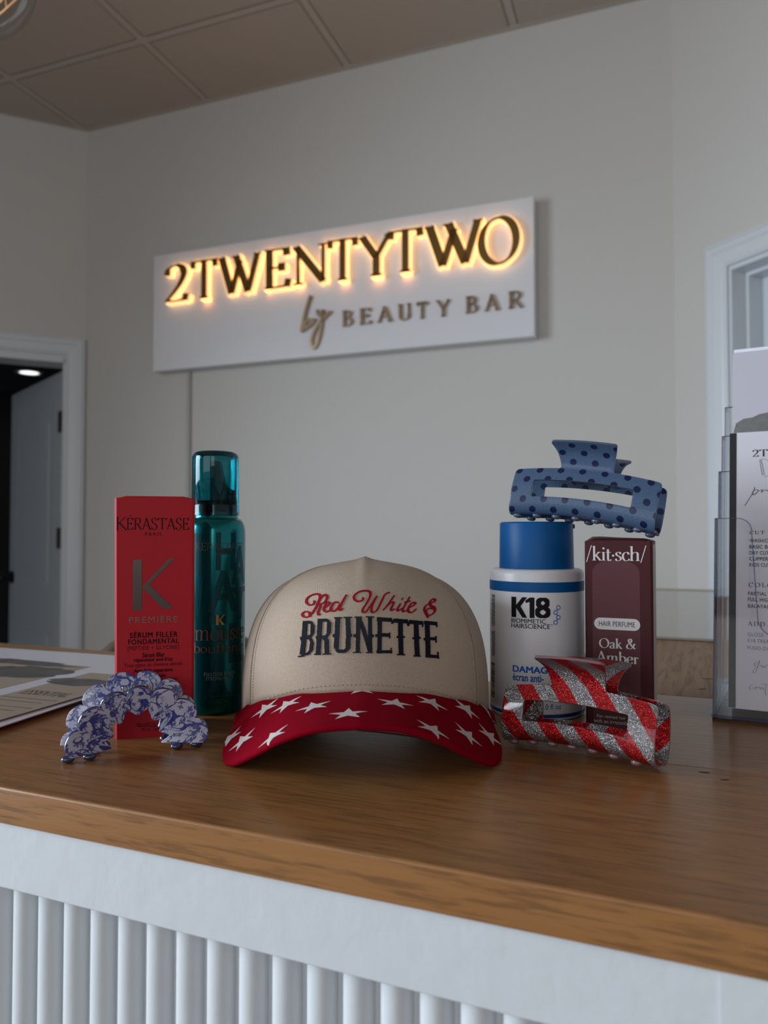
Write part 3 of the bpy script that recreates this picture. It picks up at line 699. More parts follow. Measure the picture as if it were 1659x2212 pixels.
# large dark capitals printed round the can
rowsd = []
for txt, rct in (('I', (418, 1152, 436, 1240)), ('H', (466, 1150, 508, 1232)), ('A', (500, 1180, 528, 1262)), ('A', (448, 1232, 512, 1322)), ('T', (496, 1268, 529, 1338)), ('T', (452, 1330, 488, 1440)), ('A', (446, 1440, 492, 1502)), ('L', (494, 1345, 526, 1430)), ('V', (420, 1250, 440, 1330))):
    if txt == 'V': vf = ([Vector((0, 1)), Vector((.2, 1)), Vector((.5, 0)), Vector((.4, 0)), Vector((.8, 1)), Vector((1, 1)), Vector((.6, 0))], [(0, 1, 2, 3), (4, 5, 6, 2)])
    else: vf = IT(txt, .03)
    rowsd.append((vf, rct))
words('pattern_letter', CS, rowsd, dteal, cn, .0001, label='large dark capital printed round the can')
words('brand_name', CS, [(strokes2d('K\u00c9RASTASE', .07, .04, 15, False, .02), (425, 1168, 523, 1189))], cop, cn, .0002)
words('city_name', CS, [(IT('PARIS', 0, 1.3), (466, 1193, 489, 1197.5))], cop, cn, .0002)
kv = merge2d(poly2d([(0, 0), (.3, 0), (.3, 1), (0, 1)]), poly2d([(.32, .5), (.85, 1), (1, 1), (.5, .52), (1, 0), (.65, 0)]))
words('monogram', CS, [(kv, (466.5, 1328, 485.5, 1350))], gold2, cn, .0002)
words('product_text', CS, [(strokes2d('mousse', .10, .04, 15), (422, 1360, 526, 1384)), (strokes2d('bouffante', .10, .04, 15), (419, 1388, 525, 1410.5))], cop, cn, .0002, label='copper lettering')
words('small_text', CS, [(IT('FIXATION FORTE', .01, 1.1), (441, 1452, 506, 1460)), (IT('STRONG HOLD', .01, 1.1), (445, 1461.5, 503, 1469))], grey, cn, .0002)
words('maker_text', CS, [(IT("L'OR\u00c9AL", 0, 1.1), (452, 1509, 496, 1520)), (IT('PARIS', 0, 1.2), (467, 1522, 484, 1527)), (IT('RECHERCHE AVANC\u00c9E', 0, 1.1), (442, 1501, 502, 1505.5))], mat('faint_ink', (.02, .05, .055), .5), cn, .0002)

# ================================================================== K18 BOTTLE
bc = CW((1158.5-830)/1600*.5883, .5883); bc.z = CT; BR = .0366
wpl = mat('white_plastic', (.65, .64, .67), .32, bump=(600, .05, .0002)); blue = mat('blue_plastic', (.0, .078, .26), .42, spec=.25)
bt = thing('hair_bottle', 'white bottle with K18 lettering and a blue disc cap', 'bottle', bc)
def zf(y, Z=.5517): return .14-(y-1150)/1600*Z
zs_ = zf(1232)
b = MB().lathe(bc, [(0, .0004), (.0345, 0), (BR-.0004, .0014), (BR, .003), (BR, zs_-.0035), (BR-.001, zs_-.001), (BR-.0035, zs_), (.0295, zs_+.0003), (.0290, zs_+.0003), (0, zs_+.0003)], 72)
obj('bottle_body', b, wpl, bt, smooth=True, edge=50)
ch0 = zf(1228, .56); ch1 = .1482
b = MB().lathe(bc, [(.0290, zs_+.0005), (.0290, zs_+.001), (.0285, ch1-.0015), (.0279, ch1-.0003), (.0272, ch1), (0, ch1)], 72)
obj('cap', b, blue, bt, smooth=True, edge=50, label='matte blue disc-top cap')
e = Vector((CR.x, CR.y, 0)); tabc = bc+e*.0262+Vector((0, 0, ch1-.0035)); b = MB(); b.box(tabc-CF*.0, (.006, .014, .0035), Matrix((CR, CF, Vector((0, 0, 1)))).transposed()); obj('cap_notch', b, mat('navy_plastic', (0, .03, .10), .4), bt, bevel=.0008)
KS = Cyl(Vector((bc.x, bc.y, 0)), BR)
def band(z0, z1, r, m, name, parent, n=72, z_off=0):
    return obj(name, MB().lathe(bc, [(r, z0), (r, z1)], n, caps=False), m, parent, smooth=True)
band(zf(1280), zf(1258), BR+.00012, blue, 'upper_band', bt)
band(.0025, zf(1541), BR+.00012, mat('navy_print', (.0, .035, .16), .35), 'lower_band', bt)
kink = mat('label_black', (.006, .006, .008), .5, spec=.15); kblue = mat('label_blue', (.0, .09, .40), .5, spec=.2)
k18 = merge2d(fit(poly2d([(0, 0), (.33, 0), (.33, 1), (0, 1)]), 0, 0, .135, 1), fit(poly2d([(0, .52), (.62, 1), (1, 1), (.48, .55), (1, 0), (.62, 0), (.12, .45)]), .10, 0, .42, 1), fit(([Vector(p) for p in ((0, .72), (.0, .86), (.28, 1), (.55, 1), (.55, 0), (.25, 0), (.25, .78))], [(0, 6, 3), (0, 3, 2, 1), (6, 5, 4, 3)]), .38, 0, .60, 1), *[ribbon([(.805+rx*math.cos(2*PI*i/28), cy+ry*math.sin(2*PI*i/28)) for i in range(28)], lambda t, k: (.11*abs(t.y)+.135*abs(t.x)), True) for rx, cy, ry in ((.108, .735, .195), (.130, .285, .215))])
words('brand_name', KS, [(k18, (1105, 1290.5, 1189, 1335))], kink, bt, .0002)
words('brand_subtitle', KS, [(IT('BIOMIMETIC', .008), (1105, 1337, 1179, 1346.5)), (IT('HAIRSCIENCE', .008), (1105, 1348, 1188, 1358)), (IT('TM', .01), (1189, 1348.5, 1193.5, 1351))], kink, bt, .0002)
prt = []
cs_ = [KS.px(x, y) for x, y in ((1206, 1312.5), (1200, 1323), (1206, 1333.5), (1200, 1344.5))]
for c in cs_: prt.append(ribbon([(c[0]+.00145*math.cos(2*PI*i/20), c[1]+.00145*math.sin(2*PI*i/20)) for i in range(20)], lambda t, k: .00055, True))
for a, c in zip(cs_, cs_[1:]):
    a_ = Vector(a); c__ = Vector(c); d_ = (c__-a_).normalized(); prt.append(ribbon([a_+d_*.0014, c__-d_*.0014], lambda t, k: .0006))
decal('molecule_logo', KS, merge2d(*prt), kblue, bt, .0002)
words('product_text', KS, [(IT('DAMAGE', .03), (1108, 1440, 1194, 1454.5)), (IT('\u00e9cran anti-', .02), (1108, 1456.5, 1174.5, 1472.5)), (IT('5.0 fl oz', 0), (1168, 1521, 1212, 1533))], kblue, bt, .0002)
prt = []; y = 1431
while y < 1506:
    h_ = random.choice((.8, 1.2, 1.8, 2.4)); r = rect_of(KS, 1061.6, y, 1069, y+h_); prt.append(poly2d([(r[0], r[1]), (r[2], r[1]), (r[2], r[3]), (r[0], r[3])])); y += h_+random.choice((.9, 1.3, 1.9))
for xx in (1063, 1065.5, 1068):
    for y0, y1 in ((1284, 1352), (1363, 1416)):
        y = y0
        while y < y1:
            h_ = random.uniform(3, 9); r = rect_of(KS, xx, y, xx+1.2, min(y+h_, y1)); prt.append(poly2d([(r[0], r[1]), (r[2], r[1]), (r[2], r[3]), (r[0], r[3])])); y += h_+1.5
decal('barcode', KS, merge2d(*prt), kink, bt, .0002)

# ================================================================== PERFUME BOX
P1 = CW((1262-829.5)/1600*.535, .535); P2 = CW((1408.5-829.5)/1600*.5165, .5165)
maroon = mat('maroon_card', (.058, .009, .013), .45, spec=.25, bump=(900, .1, .0002))
pb, PP, pw_ = carton('perfume_box', 'slim maroon carton under the right end of the denim claw clip', P1, P2, .034, .1338, maroon, (.0030, .0004))
side_u = (P2-P1).normalized(); qd = Vector((-side_u.y, side_u.x, 0))
b = MB(); o_ = P2+side_u*.0002; b.add([o_+qd*.002+Vector((0, 0, .001)), o_+qd*.032+Vector((0, 0, .001)), o_+qd*.032+Vector((0, 0, .1315)), o_+qd*.002+Vector((0, 0, .1315))], [(0, 1, 2, 3)]); obj('side_panel', b, mat('pale_side_print', (.42, .38, .37), .5, bump=(400, .5, .001)), pb, fix=False)
cream = mat('cream_ink', (.62, .60, .60), .5)
pan = mat('mauve_panel', (.105, .034, .041), .45, spec=.25)
def arch_panel():
    l, bt_ = PP.px(1282, 1577); r_, _ = PP.px(1385, 1577); _, tp = PP.px(1332, 1210); _, sp = PP.px(1332, 1240)
    pts = [(l, .0015), (r_, .0015)]; cx = (l+r_)/2; hw = (r_-l)/2
    for k in range(25):
        a = PI*k/24; pts.append((cx+hw*math.copysign(abs(math.cos(a))**.85, math.cos(a)), sp+(tp-sp)*math.sin(a)**.85))
    return poly2d(pts)
decal('arch_panel', PP, arch_panel(), pan, pb, .0001)
def pill(sf, x0, y0, x1, y1):
    a0, b0, a1, b1 = rect_of(sf, x0, y0, x1, y1); r = (b1-b0)/2; cy = (b0+b1)/2; pts = []
    for k in range(13): a = -PI/2+PI*k/12; pts.append((a1-r+r*math.cos(a), cy+r*math.sin(a)))
    for k in range(13): a = PI/2+PI*k/12; pts.append((a0+r+r*math.cos(a), cy+r*math.sin(a)))
    return poly2d(pts)
words('brand_name', PP, [(strokes2d('/kit\u00b7sch/', .13, .035, 8, True, -.02), (1266, 1178, 1396.5, 1215))], cream, pb, .0002)
decal('pill_badge', PP, pill(PP, 1283.5, 1335.5, 1383, 1361), cream, pb, .00018)
words('badge_text', PP, [(IT('HAIR PERFUME', .0, 1.05), (1294, 1342.5, 1371.5, 1353.5))], mat('badge_ink', (.05, .02, .03), .5), pb, .0003)
words('scent_name', PP, [(strokes2d('Oak', .17, .055, 12, True, .03), (1294, 1378.5, 1344.5, 1401)), (strokes2d('&', .17, .055, 12), (1352, 1379.5, 1373, 1402.5)), (strokes2d('Amber', .17, .055, 12, True, .03), (1288, 1407.5, 1379.5, 1432.5))], cream, pb, .0002)
words('small_text', PP, [(IT('For revived hair', 0), (1290, 1545, 1352, 1552)), (IT('with an irresistible', 0), (1283, 1555.5, 1363, 1563.5))], cream, pb, .0002)

# ================================================================== BASEBALL CAP
CX = (791-830)/1600*.555; CZ = .555; CH = .1168
def lerp_tab(tab, x):
    for (a, p), (b, q) in zip(tab, tab[1:]):
        if x <= b: k = (x-a)/(b-a); k = k*k*(3-2*k)*.4+k*.6; return p+(q-p)*k
    return tab[-1][1]
RIM = [(0, .0405), (25, .0375), (45, .030), (60, .022), (75, .0135), (90, .008), (120, .004), (180, .0012)]
def crownP(phi, s, inset=0.0):
    ad = abs(math.degrees(phi)); rim = lerp_tab(RIM, ad)
    z = rim+(CH-rim)*math.sin(s*PI/2)**.92
    zz = min(1, z/CH); r = max(0, 1-zz**3.0)**(1/3.0)
    if s >= .9999: r = 0
    x = (.0915-inset)*r*math.sin(phi)
    dep = (.091 if ad < 90 else .100)-inset
    y = CZ-dep*r*math.cos(phi)-.016*zz**2
    # structured five panel front: squarer at the shoulders, pinched to a peak at the top
    fr = max(0, math.cos(phi))**.7
    z += fr*.0050*max(0, 1-abs(x)/.080)*zz**5
    z += fr*.0010*math.exp(-(x/.004)**2)*zz**7
    if ad > 58: z -= .004*min(1, (ad-58)/20)*zz**3*(1-r*.4)*0.6
    return CW(CX+x, y, z-inset*zz**3)
def twill(name, c1, c2, scale=900, rough=.85, strength=.5, sheen=.1, spec=.2):
    m, N, L, p = new_mat(name)
    tc = N.new('ShaderNodeTexCoord'); sp = N.new('ShaderNodeSeparateXYZ'); L.new(tc.outputs['UV'], sp.inputs[0])
    a = math_node(N, L, 'ADD', math_node(N, L, 'MULTIPLY', sp.outputs[0], scale*3.4), math_node(N, L, 'MULTIPLY', sp.outputs[1], scale*1.7))
    sn = math_node(N, L, 'SINE', math_node(N, L, 'MULTIPLY', a, 2.4))
    nz = noise_tex(N, L, tc.outputs['Object'], 700, 2)
    f = math_node(N, L, 'ADD', math_node(N, L, 'MULTIPLY', sn, .26), math_node(N, L, 'ADD', math_node(N, L, 'MULTIPLY', nz, .5), .25))
    L.new(ramp(N, L, f, [(0.1, c1), (.9, c2)]), p.inputs['Base Color'])
    b = N.new('ShaderNodeBump'); b.inputs['Strength'].default_value = strength; b.inputs['Distance'].default_value = .0004; L.new(f, b.inputs['Height']); L.new(b.outputs[0], p.inputs['Normal'])
    p.inputs['Roughness'].default_value = rough; p.inputs['Sheen Weight'].default_value = sheen; p.inputs['Specular IOR Level'].default_value = spec
    return m
creamf = twill('cream_twill', (.345, .268, .205), (.51, .41, .325), 780)
redf = twill('red_twill', (.16, .0005, .007), (.25, .0015, .013), 900, .9, .35, 0, .04)
cap = thing('baseball_cap', 'cream baseball cap with a curved red star-print bill and embroidered front', 'cap', CW(CX, CZ, 0))
def warp(a, s):
    e = 57.5+8.5*s; m_ = abs(a); q = m_*e/62 if m_ <= 62 else e+(m_-62)*(180-e)/118
    return math.copysign(q, a)
def panel(name, p0, p1, nu, m=creamf, off=0.0, s1=1.0):
    b = MB(); b.grid(lambda u, v: crownP(math.radians(warp(p0+(p1-p0)*u, v)), v*s1, off), nu, 44, uvf=lambda u, v: (math.radians(p0+(p1-p0)*u)*.09, v*.13))
    return b
capmb = panel('c', -62, 62, 70)
front = obj('front_panel', capmb, creamf, cap, smooth=True, fix=True)
def snap_hole(b):
    # the arched opening at the back of the cap
    keep = []
    for i, f in enumerate(b.f):
        c = sum((b.v[k] for k in f), Vector())/len(f); d = c-CW(CX, CZ); x = d.dot(CR); y = d.dot(CF)
        if y > 0 and (math.atan2(abs(x), y)/math.radians(33))**2+((c.z-CT)/.052)**2 < 1: continue
        keep.append(i)
    b.f = [b.f[i] for i in keep]; b.mi = [b.mi[i] for i in keep]
pm = []
for a0, a1 in ((62, 121), (121, 180), (180, 239), (239, 298)):
    f_ = lambda a: a if a <= 180 else a-360
    b = MB(); b.grid(lambda u, v: crownP(math.radians(warp(f_(a0+(a1-a0)*u), v) if not (u == 0 and a0 == 180) else -180+1e-6), v, .0007), 24, 36, uvf=lambda u, v: (math.radians(a0+(a1-a0)*u)*.09, v*.13))
    snap_hole(b); pm.append(obj('crown_panel', b, creamf, cap, smooth=True))
for o in [front]+pm:
    s_ = o.modifiers.new('s', 'SOLIDIFY'); s_.thickness = .0012; s_.offset = -1
b = MB(); b.grid(lambda u, v: crownP(-PI+2*PI*min(max(u, 1e-6), 1-1e-6), v*.22, .0035), 72, 4); snap_hole(b); o = obj('sweatband', b, mat('sweatband_cotton', (.42, .36, .31), .9), cap, smooth=True)
b = MB().grid(lambda u, v: crownP(math.copysign(PI-abs((u-.5)*1.25), u-.5 if abs(u-.5) > 1e-9 else 1), .005+.085*v, .0012), 25, 2); o = obj('snap_strap', b, creamf, cap, smooth=True); s_ = o.modifiers.new('s', 'SOLIDIFY'); s_.thickness = .0015
b = MB().ell(crownP(0, 1.0)+CF*.0075-Vector((0, 0, .0052)), (.0055, .0055, .003)); obj('top_button', b, creamf, cap, smooth=True)
# bill
EB = [(-.0870, .552, .0080), (-.0884, .508, .0080), (-.0882, .472, .0048), (-.0845, .4530, .0016), (-.0765, .4400, .0042), (-.0620, .4265, .0140), (-.0453, .4135, .0255), (-.0250, .4072, .0335), (0, .405, .0362)]
EBc = catmull([Vector(e) for e in EB], n=8)
def outerP(t):
    s = -abs(t); k = (s+1)*(len(EBc)-1); i = min(int(k), len(EBc)-2); f_ = k-i; p = EBc[i].lerp(EBc[i+1], f_)
    return Vector((p.x*(-1 if t > 0 else 1), p.y, p.z))
def innerP(t):
    phi = math.radians(86*(abs(t)**.9)*math.copysign(1, t)); ad = abs(math.degrees(phi)); z = lerp_tab(RIM, ad)+.0012; r = (1-(z/CH)**3.0)**(1/3.0)
    return Vector((.0905*r*math.sin(phi), CZ-.0895*r*math.cos(phi), z))
BT = .0042
def billP(u, v):
    t = 2*u-1; I = innerP(t); O_ = outerP(t); d = (O_-I); ln = max(d.length, 1e-6); dn_ = d.normalized(); R = BT/2*(1-.75*abs(t)**10)
    upv = Vector((0, 0, 1)); side = (outerP(min(1, t+.02))-outerP(max(-1, t-.02))).normalized(); nrm = side.cross(d.normalized()); nrm = nrm if nrm.z > 0 else -nrm; nrm.normalize()
    if nrm.length < .5: nrm = upv
    bul = lambda k: .0004*math.sin(PI*k)*max(0, 1-t*t)
    if v <= .44: k = v/.44; p = I.lerp(O_, k)-dn_*R*k+Vector((0, 0, bul(k)))
    elif v <= .56: a = (v-.44)/.12*PI; p = O_-dn_*R-nrm*R+dn_*R*math.sin(a)+nrm*R*math.cos(a)
    else: k = 1-(v-.56)/.44; p = I.lerp(O_, k)-dn_*R*k+Vector((0, 0, bul(k)))-nrm*2*R*min(1, k*3)
    return CW(CX+p.x, p.y, max(p.z, .0004))
bmb = MB().grid(billP, 96, 50, uvf=lambda u, v: (u*.26, v*.15))
bill = obj('bill', bmb, redf, cap, smooth=True, label='curved red bill with white stars')
def bvh_of(mb): return BVHTree.FromPolygons([tuple(v) for v in mb.v], mb.f)
capbvh = bvh_of(capmb); billbvh = bvh_of(bmb)
class Skin:
    """surface hit along sight lines: coordinates are (px, -py)"""
    cut = None
    def __init__(s, bvh): s.b = bvh
    def at(s, x, y, off):
        d = ray(x, -y).normalized(); h = s.b.ray_cast(CAM, d)
        if h[0] is None: return None
        n = h[1] if h[1].dot(d) < 0 else -h[1]
        return h[0]+n*off
def skin_decal(name, sk, vf, m, parent, off=.0004, side=True, label=None, uvs=500):
    V, Fc = vf; P = [sk.at(v[0], v[1], off) for v in V]; Q = [sk.at(v[0], v[1], 0.0) for v in V]
    b = MB(); n = len(V); idx = {}
    ok = [i for i in range(n) if P[i] is not None and Q[i] is not None]
    for k, i in enumerate(ok): idx[i] = k
    F1 = [tuple(idx[i] for i in f) for f in Fc if all(i in idx for i in f) and len(set(f)) > 2]
    b.add([P[i] for i in ok], F1, [(V[i][0]/3000, V[i][1]/3000) for i in ok])
    if side:
        cnt = {}
        for f in F1:
            for a, c in zip(f, f[1:]+f[:1]): cnt.setdefault(frozenset((a, c)), []).append((a, c))
        base = len(ok); b.add([Q[i] for i in ok], [], [(0, 0)]*len(ok))
        for k, es in cnt.items():
            if len(es) == 1: a, c = es[0]; b.f.append((a, c, base+c, base+a)); b.mi.append(0)
    return obj(name, b, m, parent, label=label, fix=False)
def thread(name, c, ang):
    m, N, L, p = new_mat(name)
    v = mapped(N, L, 'UV', (1, 1, 1), (0, 0, ang)); wv = N.new('ShaderNodeTexWave'); L.new(v, wv.inputs[0]); wv.inputs['Scale'].default_value = 700; wv.inputs['Distortion'].default_value = 1.5
    b = N.new('ShaderNodeBump'); b.inputs['Strength'].default_value = .7; b.inputs['Distance'].default_value = .0003; L.new(wv.outputs['Fac'], b.inputs['Height']); L.new(b.outputs[0], p.inputs['Normal'])
    L.new(mixc(N, L, wv.outputs['Fac'], tuple(x*.6 for x in c), c), p.inputs['Base Color']); p.inputs['Roughness'].default_value = .6; p.inputs['Specular IOR Level'].default_value = .12
    return m
navy = thread('navy_thread', (.006, .007, .016), 0.0); redth = thread('red_thread', (.42, .006, .022), .7)
def zpt(x, y, k=5.184, ox=640, oy=1260): return Vector((ox+x/k, -(oy+y/k)))
CSk = Skin(capbvh)
# block lettering: strokes of given width, ends slightly ragged like satin stitch
def bar(pts, w, n=5, rag=.035):
    out = []
    for a, c in zip(pts, pts[1:]):
        a = Vector(a); c = Vector(c); m_ = max(2, int((c-a).length/14)); out += [a.lerp(c, i/m_) for i in range(m_)]
    out.append(Vector(pts[-1])); vf = ribbon([(p.x, p.y) for p in out], lambda t, k: w)
    V = [zpt(v[0]+random.uniform(-1, 1)*w*rag, v[1]+random.uniform(-1, 1)*w*rag) for v in vf[0]]
    return V, vf[1]
LET = [ # B
 [(50, [(103, 425), (92, 600), (68, 800)]), (30, [(78, 440), (165, 436), (184, 470), (182, 560), (160, 594), (110, 600)]), (30, [(110, 604), (160, 622), (180, 670), (170, 745), (135, 788), (60, 800)]), (40, [(186, 470), (182, 560)]), (40, [(176, 670), (168, 745)]), (16, [(24, 820), (90, 812)]), (26, [(58, 600), (66, 640)])],
 [(50, [(268, 405), (258, 600), (245, 790)]), (16, [(205, 795), (275, 793)]), (32, [(245, 415), (345, 414), (368, 440), (362, 560), (335, 598), (262, 608)]), (44, [(370, 440), (364, 555)]), (48, [(318, 612), (340, 640), (342, 700), (345, 788)]), (14, [(300, 793), (388, 790)]), (26, [(232, 590), (236, 625)])],
 [(52, [(465, 392), (458, 560), (448, 735)]), (40, [(448, 735), (475, 762), (540, 760), (580, 730)]), (52, [(578, 388), (585, 560), (578, 735)]), (12, [(425, 387), (512, 386)]), (12, [(532, 383), (622, 382)]), (24, [(422, 570), (424, 605)]), (24, [(612, 565), (612, 600)])],
 [(46, [(694, 382), (688, 770)]), (48, [(700, 392), (745, 500), (790, 640), (828, 768)]), (44, [(824, 380), (828, 768)]), (12, [(652, 379), (735, 380)]), (12, [(780, 376), (870, 379)]), (12, [(635, 775), (728, 773)]), (12, [(780, 775), (858, 775)]), (24, [(652, 570), (654, 605)]), (24, [(856, 575), (856, 605)])],
 [(48, [(934, 395), (930, 775)]), (44, [(902, 402), (1068, 412)]), (40, [(940, 578), (1046, 580)]), (13, [(1043, 552), (1046, 618)]), (34, [(896, 768), (1066, 766)]), (13, [(1060, 722), (1066, 785)]), (12, [(1066, 400), (1070, 455)]), (26, [(898, 570), (898, 602)])],
 [(52, [(1164, 412), (1166, 600), (1172, 795)]), (44, [(1086, 418), (1244, 430)]), (12, [(1086, 415), (1080, 452)]), (12, [(1242, 415), (1245, 475)]), (14, [(1126, 798), (1216, 800)]), (90, [(1167, 592), (1168, 612)])],
 [(52, [(1338, 430), (1344, 620), (1352, 812)]), (42, [(1260, 432), (1412, 446)]), (12, [(1262, 430), (1257, 480)]), (12, [(1410, 432), (1413, 492)]), (14, [(1310, 813), (1392, 816)]), (88, [(1344, 604), (1345, 624)])],
 [(50, [(1462, 440), (1468, 620), (1474, 815)]), (38, [(1430, 440), (1570, 454)]), (12, [(1568, 440), (1570, 492)]), (34, [(1470, 620), (1560, 622)]), (13, [(1558, 590), (1563, 665)]), (36, [(1445, 812), (1586, 822)]), (13, [(1580, 768), (1588, 845)]), (24, [(1436, 610), (1438, 640)])]]
for lt in LET:
    skin_decal('embroidered_letter', CSk, merge2d(*[bar(p, w_) for w_, p in lt]), navy, cap, .0007)
SCR = [[[(205, 195), (195, 235), (150, 245), (115, 215), (130, 165), (190, 130), (250, 125), (268, 155), (250, 210), (215, 280), (175, 340), (130, 378), (85, 375), (70, 345), (100, 320), (145, 328), (155, 378)], [(222, 285), (250, 205), (290, 150), (330, 130), (345, 160), (325, 205), (285, 232), (250, 236)], [(250, 236), (270, 262), (245, 320), (250, 352), (272, 348)]],
 [[(312, 278), (350, 252), (375, 225), (345, 215), (318, 260), (310, 300), (335, 320), (370, 308), (402, 280)]],
 [[(475, 218), (430, 215), (395, 260), (385, 300), (420, 312), (460, 285), (490, 230)], [(562, 130), (520, 205), (485, 280), (492, 302), (522, 282)]],
 [[(745, 160), (742, 190), (690, 205), (650, 180), (650, 140), (700, 100), (770, 85), (822, 100), (825, 150), (790, 220), (750, 280), (742, 318), (778, 322), (830, 250), (905, 142)], [(905, 142), (862, 220), (840, 290), (852, 326), (900, 305), (950, 210), (995, 125), (1045, 106)]],
 [[(1098, 138), (1050, 205), (1005, 265), (968, 303)], [(1010, 262), (1060, 218), (1088, 222), (1062, 280), (1068, 305), (1102, 288)]],
 [[(1168, 228), (1132, 288), (1142, 308), (1182, 283)], [(1180, 172), (1192, 180)]],
 [[(1268, 155), (1230, 222), (1192, 290), (1202, 318), (1242, 298)], [(1208, 216), (1278, 200)]],
 [[(1262, 275), (1310, 250), (1330, 224), (1292, 222), (1257, 270), (1252, 312), (1290, 328), (1342, 290)]],
 [[(1475, 388), (1435, 310), (1440, 262), (1490, 228), (1540, 210), (1552, 190), (1525, 180), (1495, 210), (1502, 250), (1542, 272), (1545, 320), (1500, 358), (1462, 350), (1452, 312), (1488, 280), (1532, 290)]]]
for ltr in SCR:
    prt = []
    for st in ltr:
        pts = catmull([Vector((x, -y)) for x, y in st], n=8)
        def wf(t, k): a = math.atan2(t.y, t.x); return 13+17*abs(math.sin(a-.35))**2*math.sin(PI*min(1, max(0, k*.9+.05)))**.3
        V, Fc = ribbon(pts, wf); prt.append(([zpt(v[0]+random.uniform(-1, 1), -v[1]+random.uniform(-1, 1)) for v in V], Fc))
    skin_decal('embroidered_letter', CSk, merge2d(*prt), redth, cap, .0006, label='red script embroidery')
# stitching along the front rim and the seams
st_m = mat('beige_thread', (.42, .34, .26), .7); hole = mat('stitch_shadow_thread', (.14, .10, .07), .8)
def along(pts, step):
    pts = catmull([Vector(p) for p in pts], n=10); out = []; acc = 0
    for a, c in zip(pts, pts[1:]):
        l_ = (c-a).length
        while acc < l_: out.append((a.lerp(c, acc/l_), (c-a).normalized())); acc += step
        acc -= l_
    return out
stl = [(553, -1517), (582, -1508.5), (608, -1499), (649.4, -1489), (688.6, -1483), (731.6, -1480), (776.4, -1479), (816, -1480), (859, -1482.5), (920.8, -1490.5), (957.5, -1499), (987.4, -1508.6), (1032, -1518)]
prt = []; pr2 = []
for p, t in along(stl, 9.4):
    prt.append(ribbon([p-t*3.2, p, p+t*3.2], lambda t_, k: 1.5)); pr2.append(ribbon([p+t*4.0, p+t*5.4], lambda t_, k: 2.0))
skin_decal('rim_stitching', CSk, merge2d(*prt), st_m, cap, .0004, side=False); skin_decal('stitch_holes', CSk, merge2d(*pr2), hole, cap, .0002, side=False)
# raised panel seams
for sg_ in (-1, 1):
    pts = [crownP(math.radians(warp(62.2, s/40))*sg_, s/40, -.0001) for s in range(0, 40)]
    b = MB().tube(pts, .0007, 6); obj('seam', b, creamf, cap, smooth=True)
    b = MB()
    for s in range(1, 76):
        a = crownP(math.radians(warp(59.4, s/80))*sg_, s/80, -.0002); c = crownP(math.radians(warp(59.4, s/80))*sg_, (s+.55)/80, -.0002); b.tube([a, c], .0003, 5)
    obj('seam_stitching', b, st_m, cap)
# eyelets left out of sight; stars printed on the bill
def star_on(px, py, R, rot, flatk=1.0):
    d = ray(px, py).normalized(); h = billbvh.ray_cast(CAM, d)
    if h[0] is None: return None
    c, n = h[0], h[1]; n = n if n.dot(d) < 0 else -n
    ex = (CR-n*CR.dot(n)).normalized(); ey = n.cross(ex); ey = ey if ey.dot(CF) > 0 else -ey
    V = []; rows = []
    pts = []
    for k in range(10):
        a = PI/2+rot+k*PI/5; r = R if k % 2 == 0 else R*.36; pts.append((r*math.cos(a), r*math.sin(a)))
    v2, f2 = poly2d(pts); v2, f2 = slice2d((v2, f2), .0015, .0015)
    P = []
    for x, y in v2:
        q = c+ex*x*1.03+ey*y*.78; hh = billbvh.find_nearest(q)
        P.append(hh[0]+(hh[1] if hh[1].dot(n) > 0 else -hh[1])*.0002 if hh[0] is not None else None)
    b = MB(); b.add(P, f2, [(v[0], v[1]) for v in v2]); return b
whitest = twill('white_star_print', (.46, .40, .39), (.60, .55, .53), 900, .8, .3)
for px, py, r_, rot in ((573.7, 1531, .0115, .35), (619.5, 1522.5, .0115, .30), (677.4, 1526.5, .0115, .2), (752, 1542, .0115, 0), (497, 1594, .0115, .5), (524, 1600, .0115, .35), (589.6, 1591, .0115, .3), (780, 1490.5, .0115, .1),
                        (853.3, 1519, .0115, -.12), (932.4, 1518, .0115, -.25), (1007.6, 1532, .0115, -.35), (934.3, 1576, .0115, -.3), (1009.6, 1588, .0115, -.4), (1057, 1590, .0115, -.45), (1052, 1536, .0115, -.4)):
    b = star_on(px, py, r_, rot)
    if b: obj('star', b, whitest, cap, fix=False)

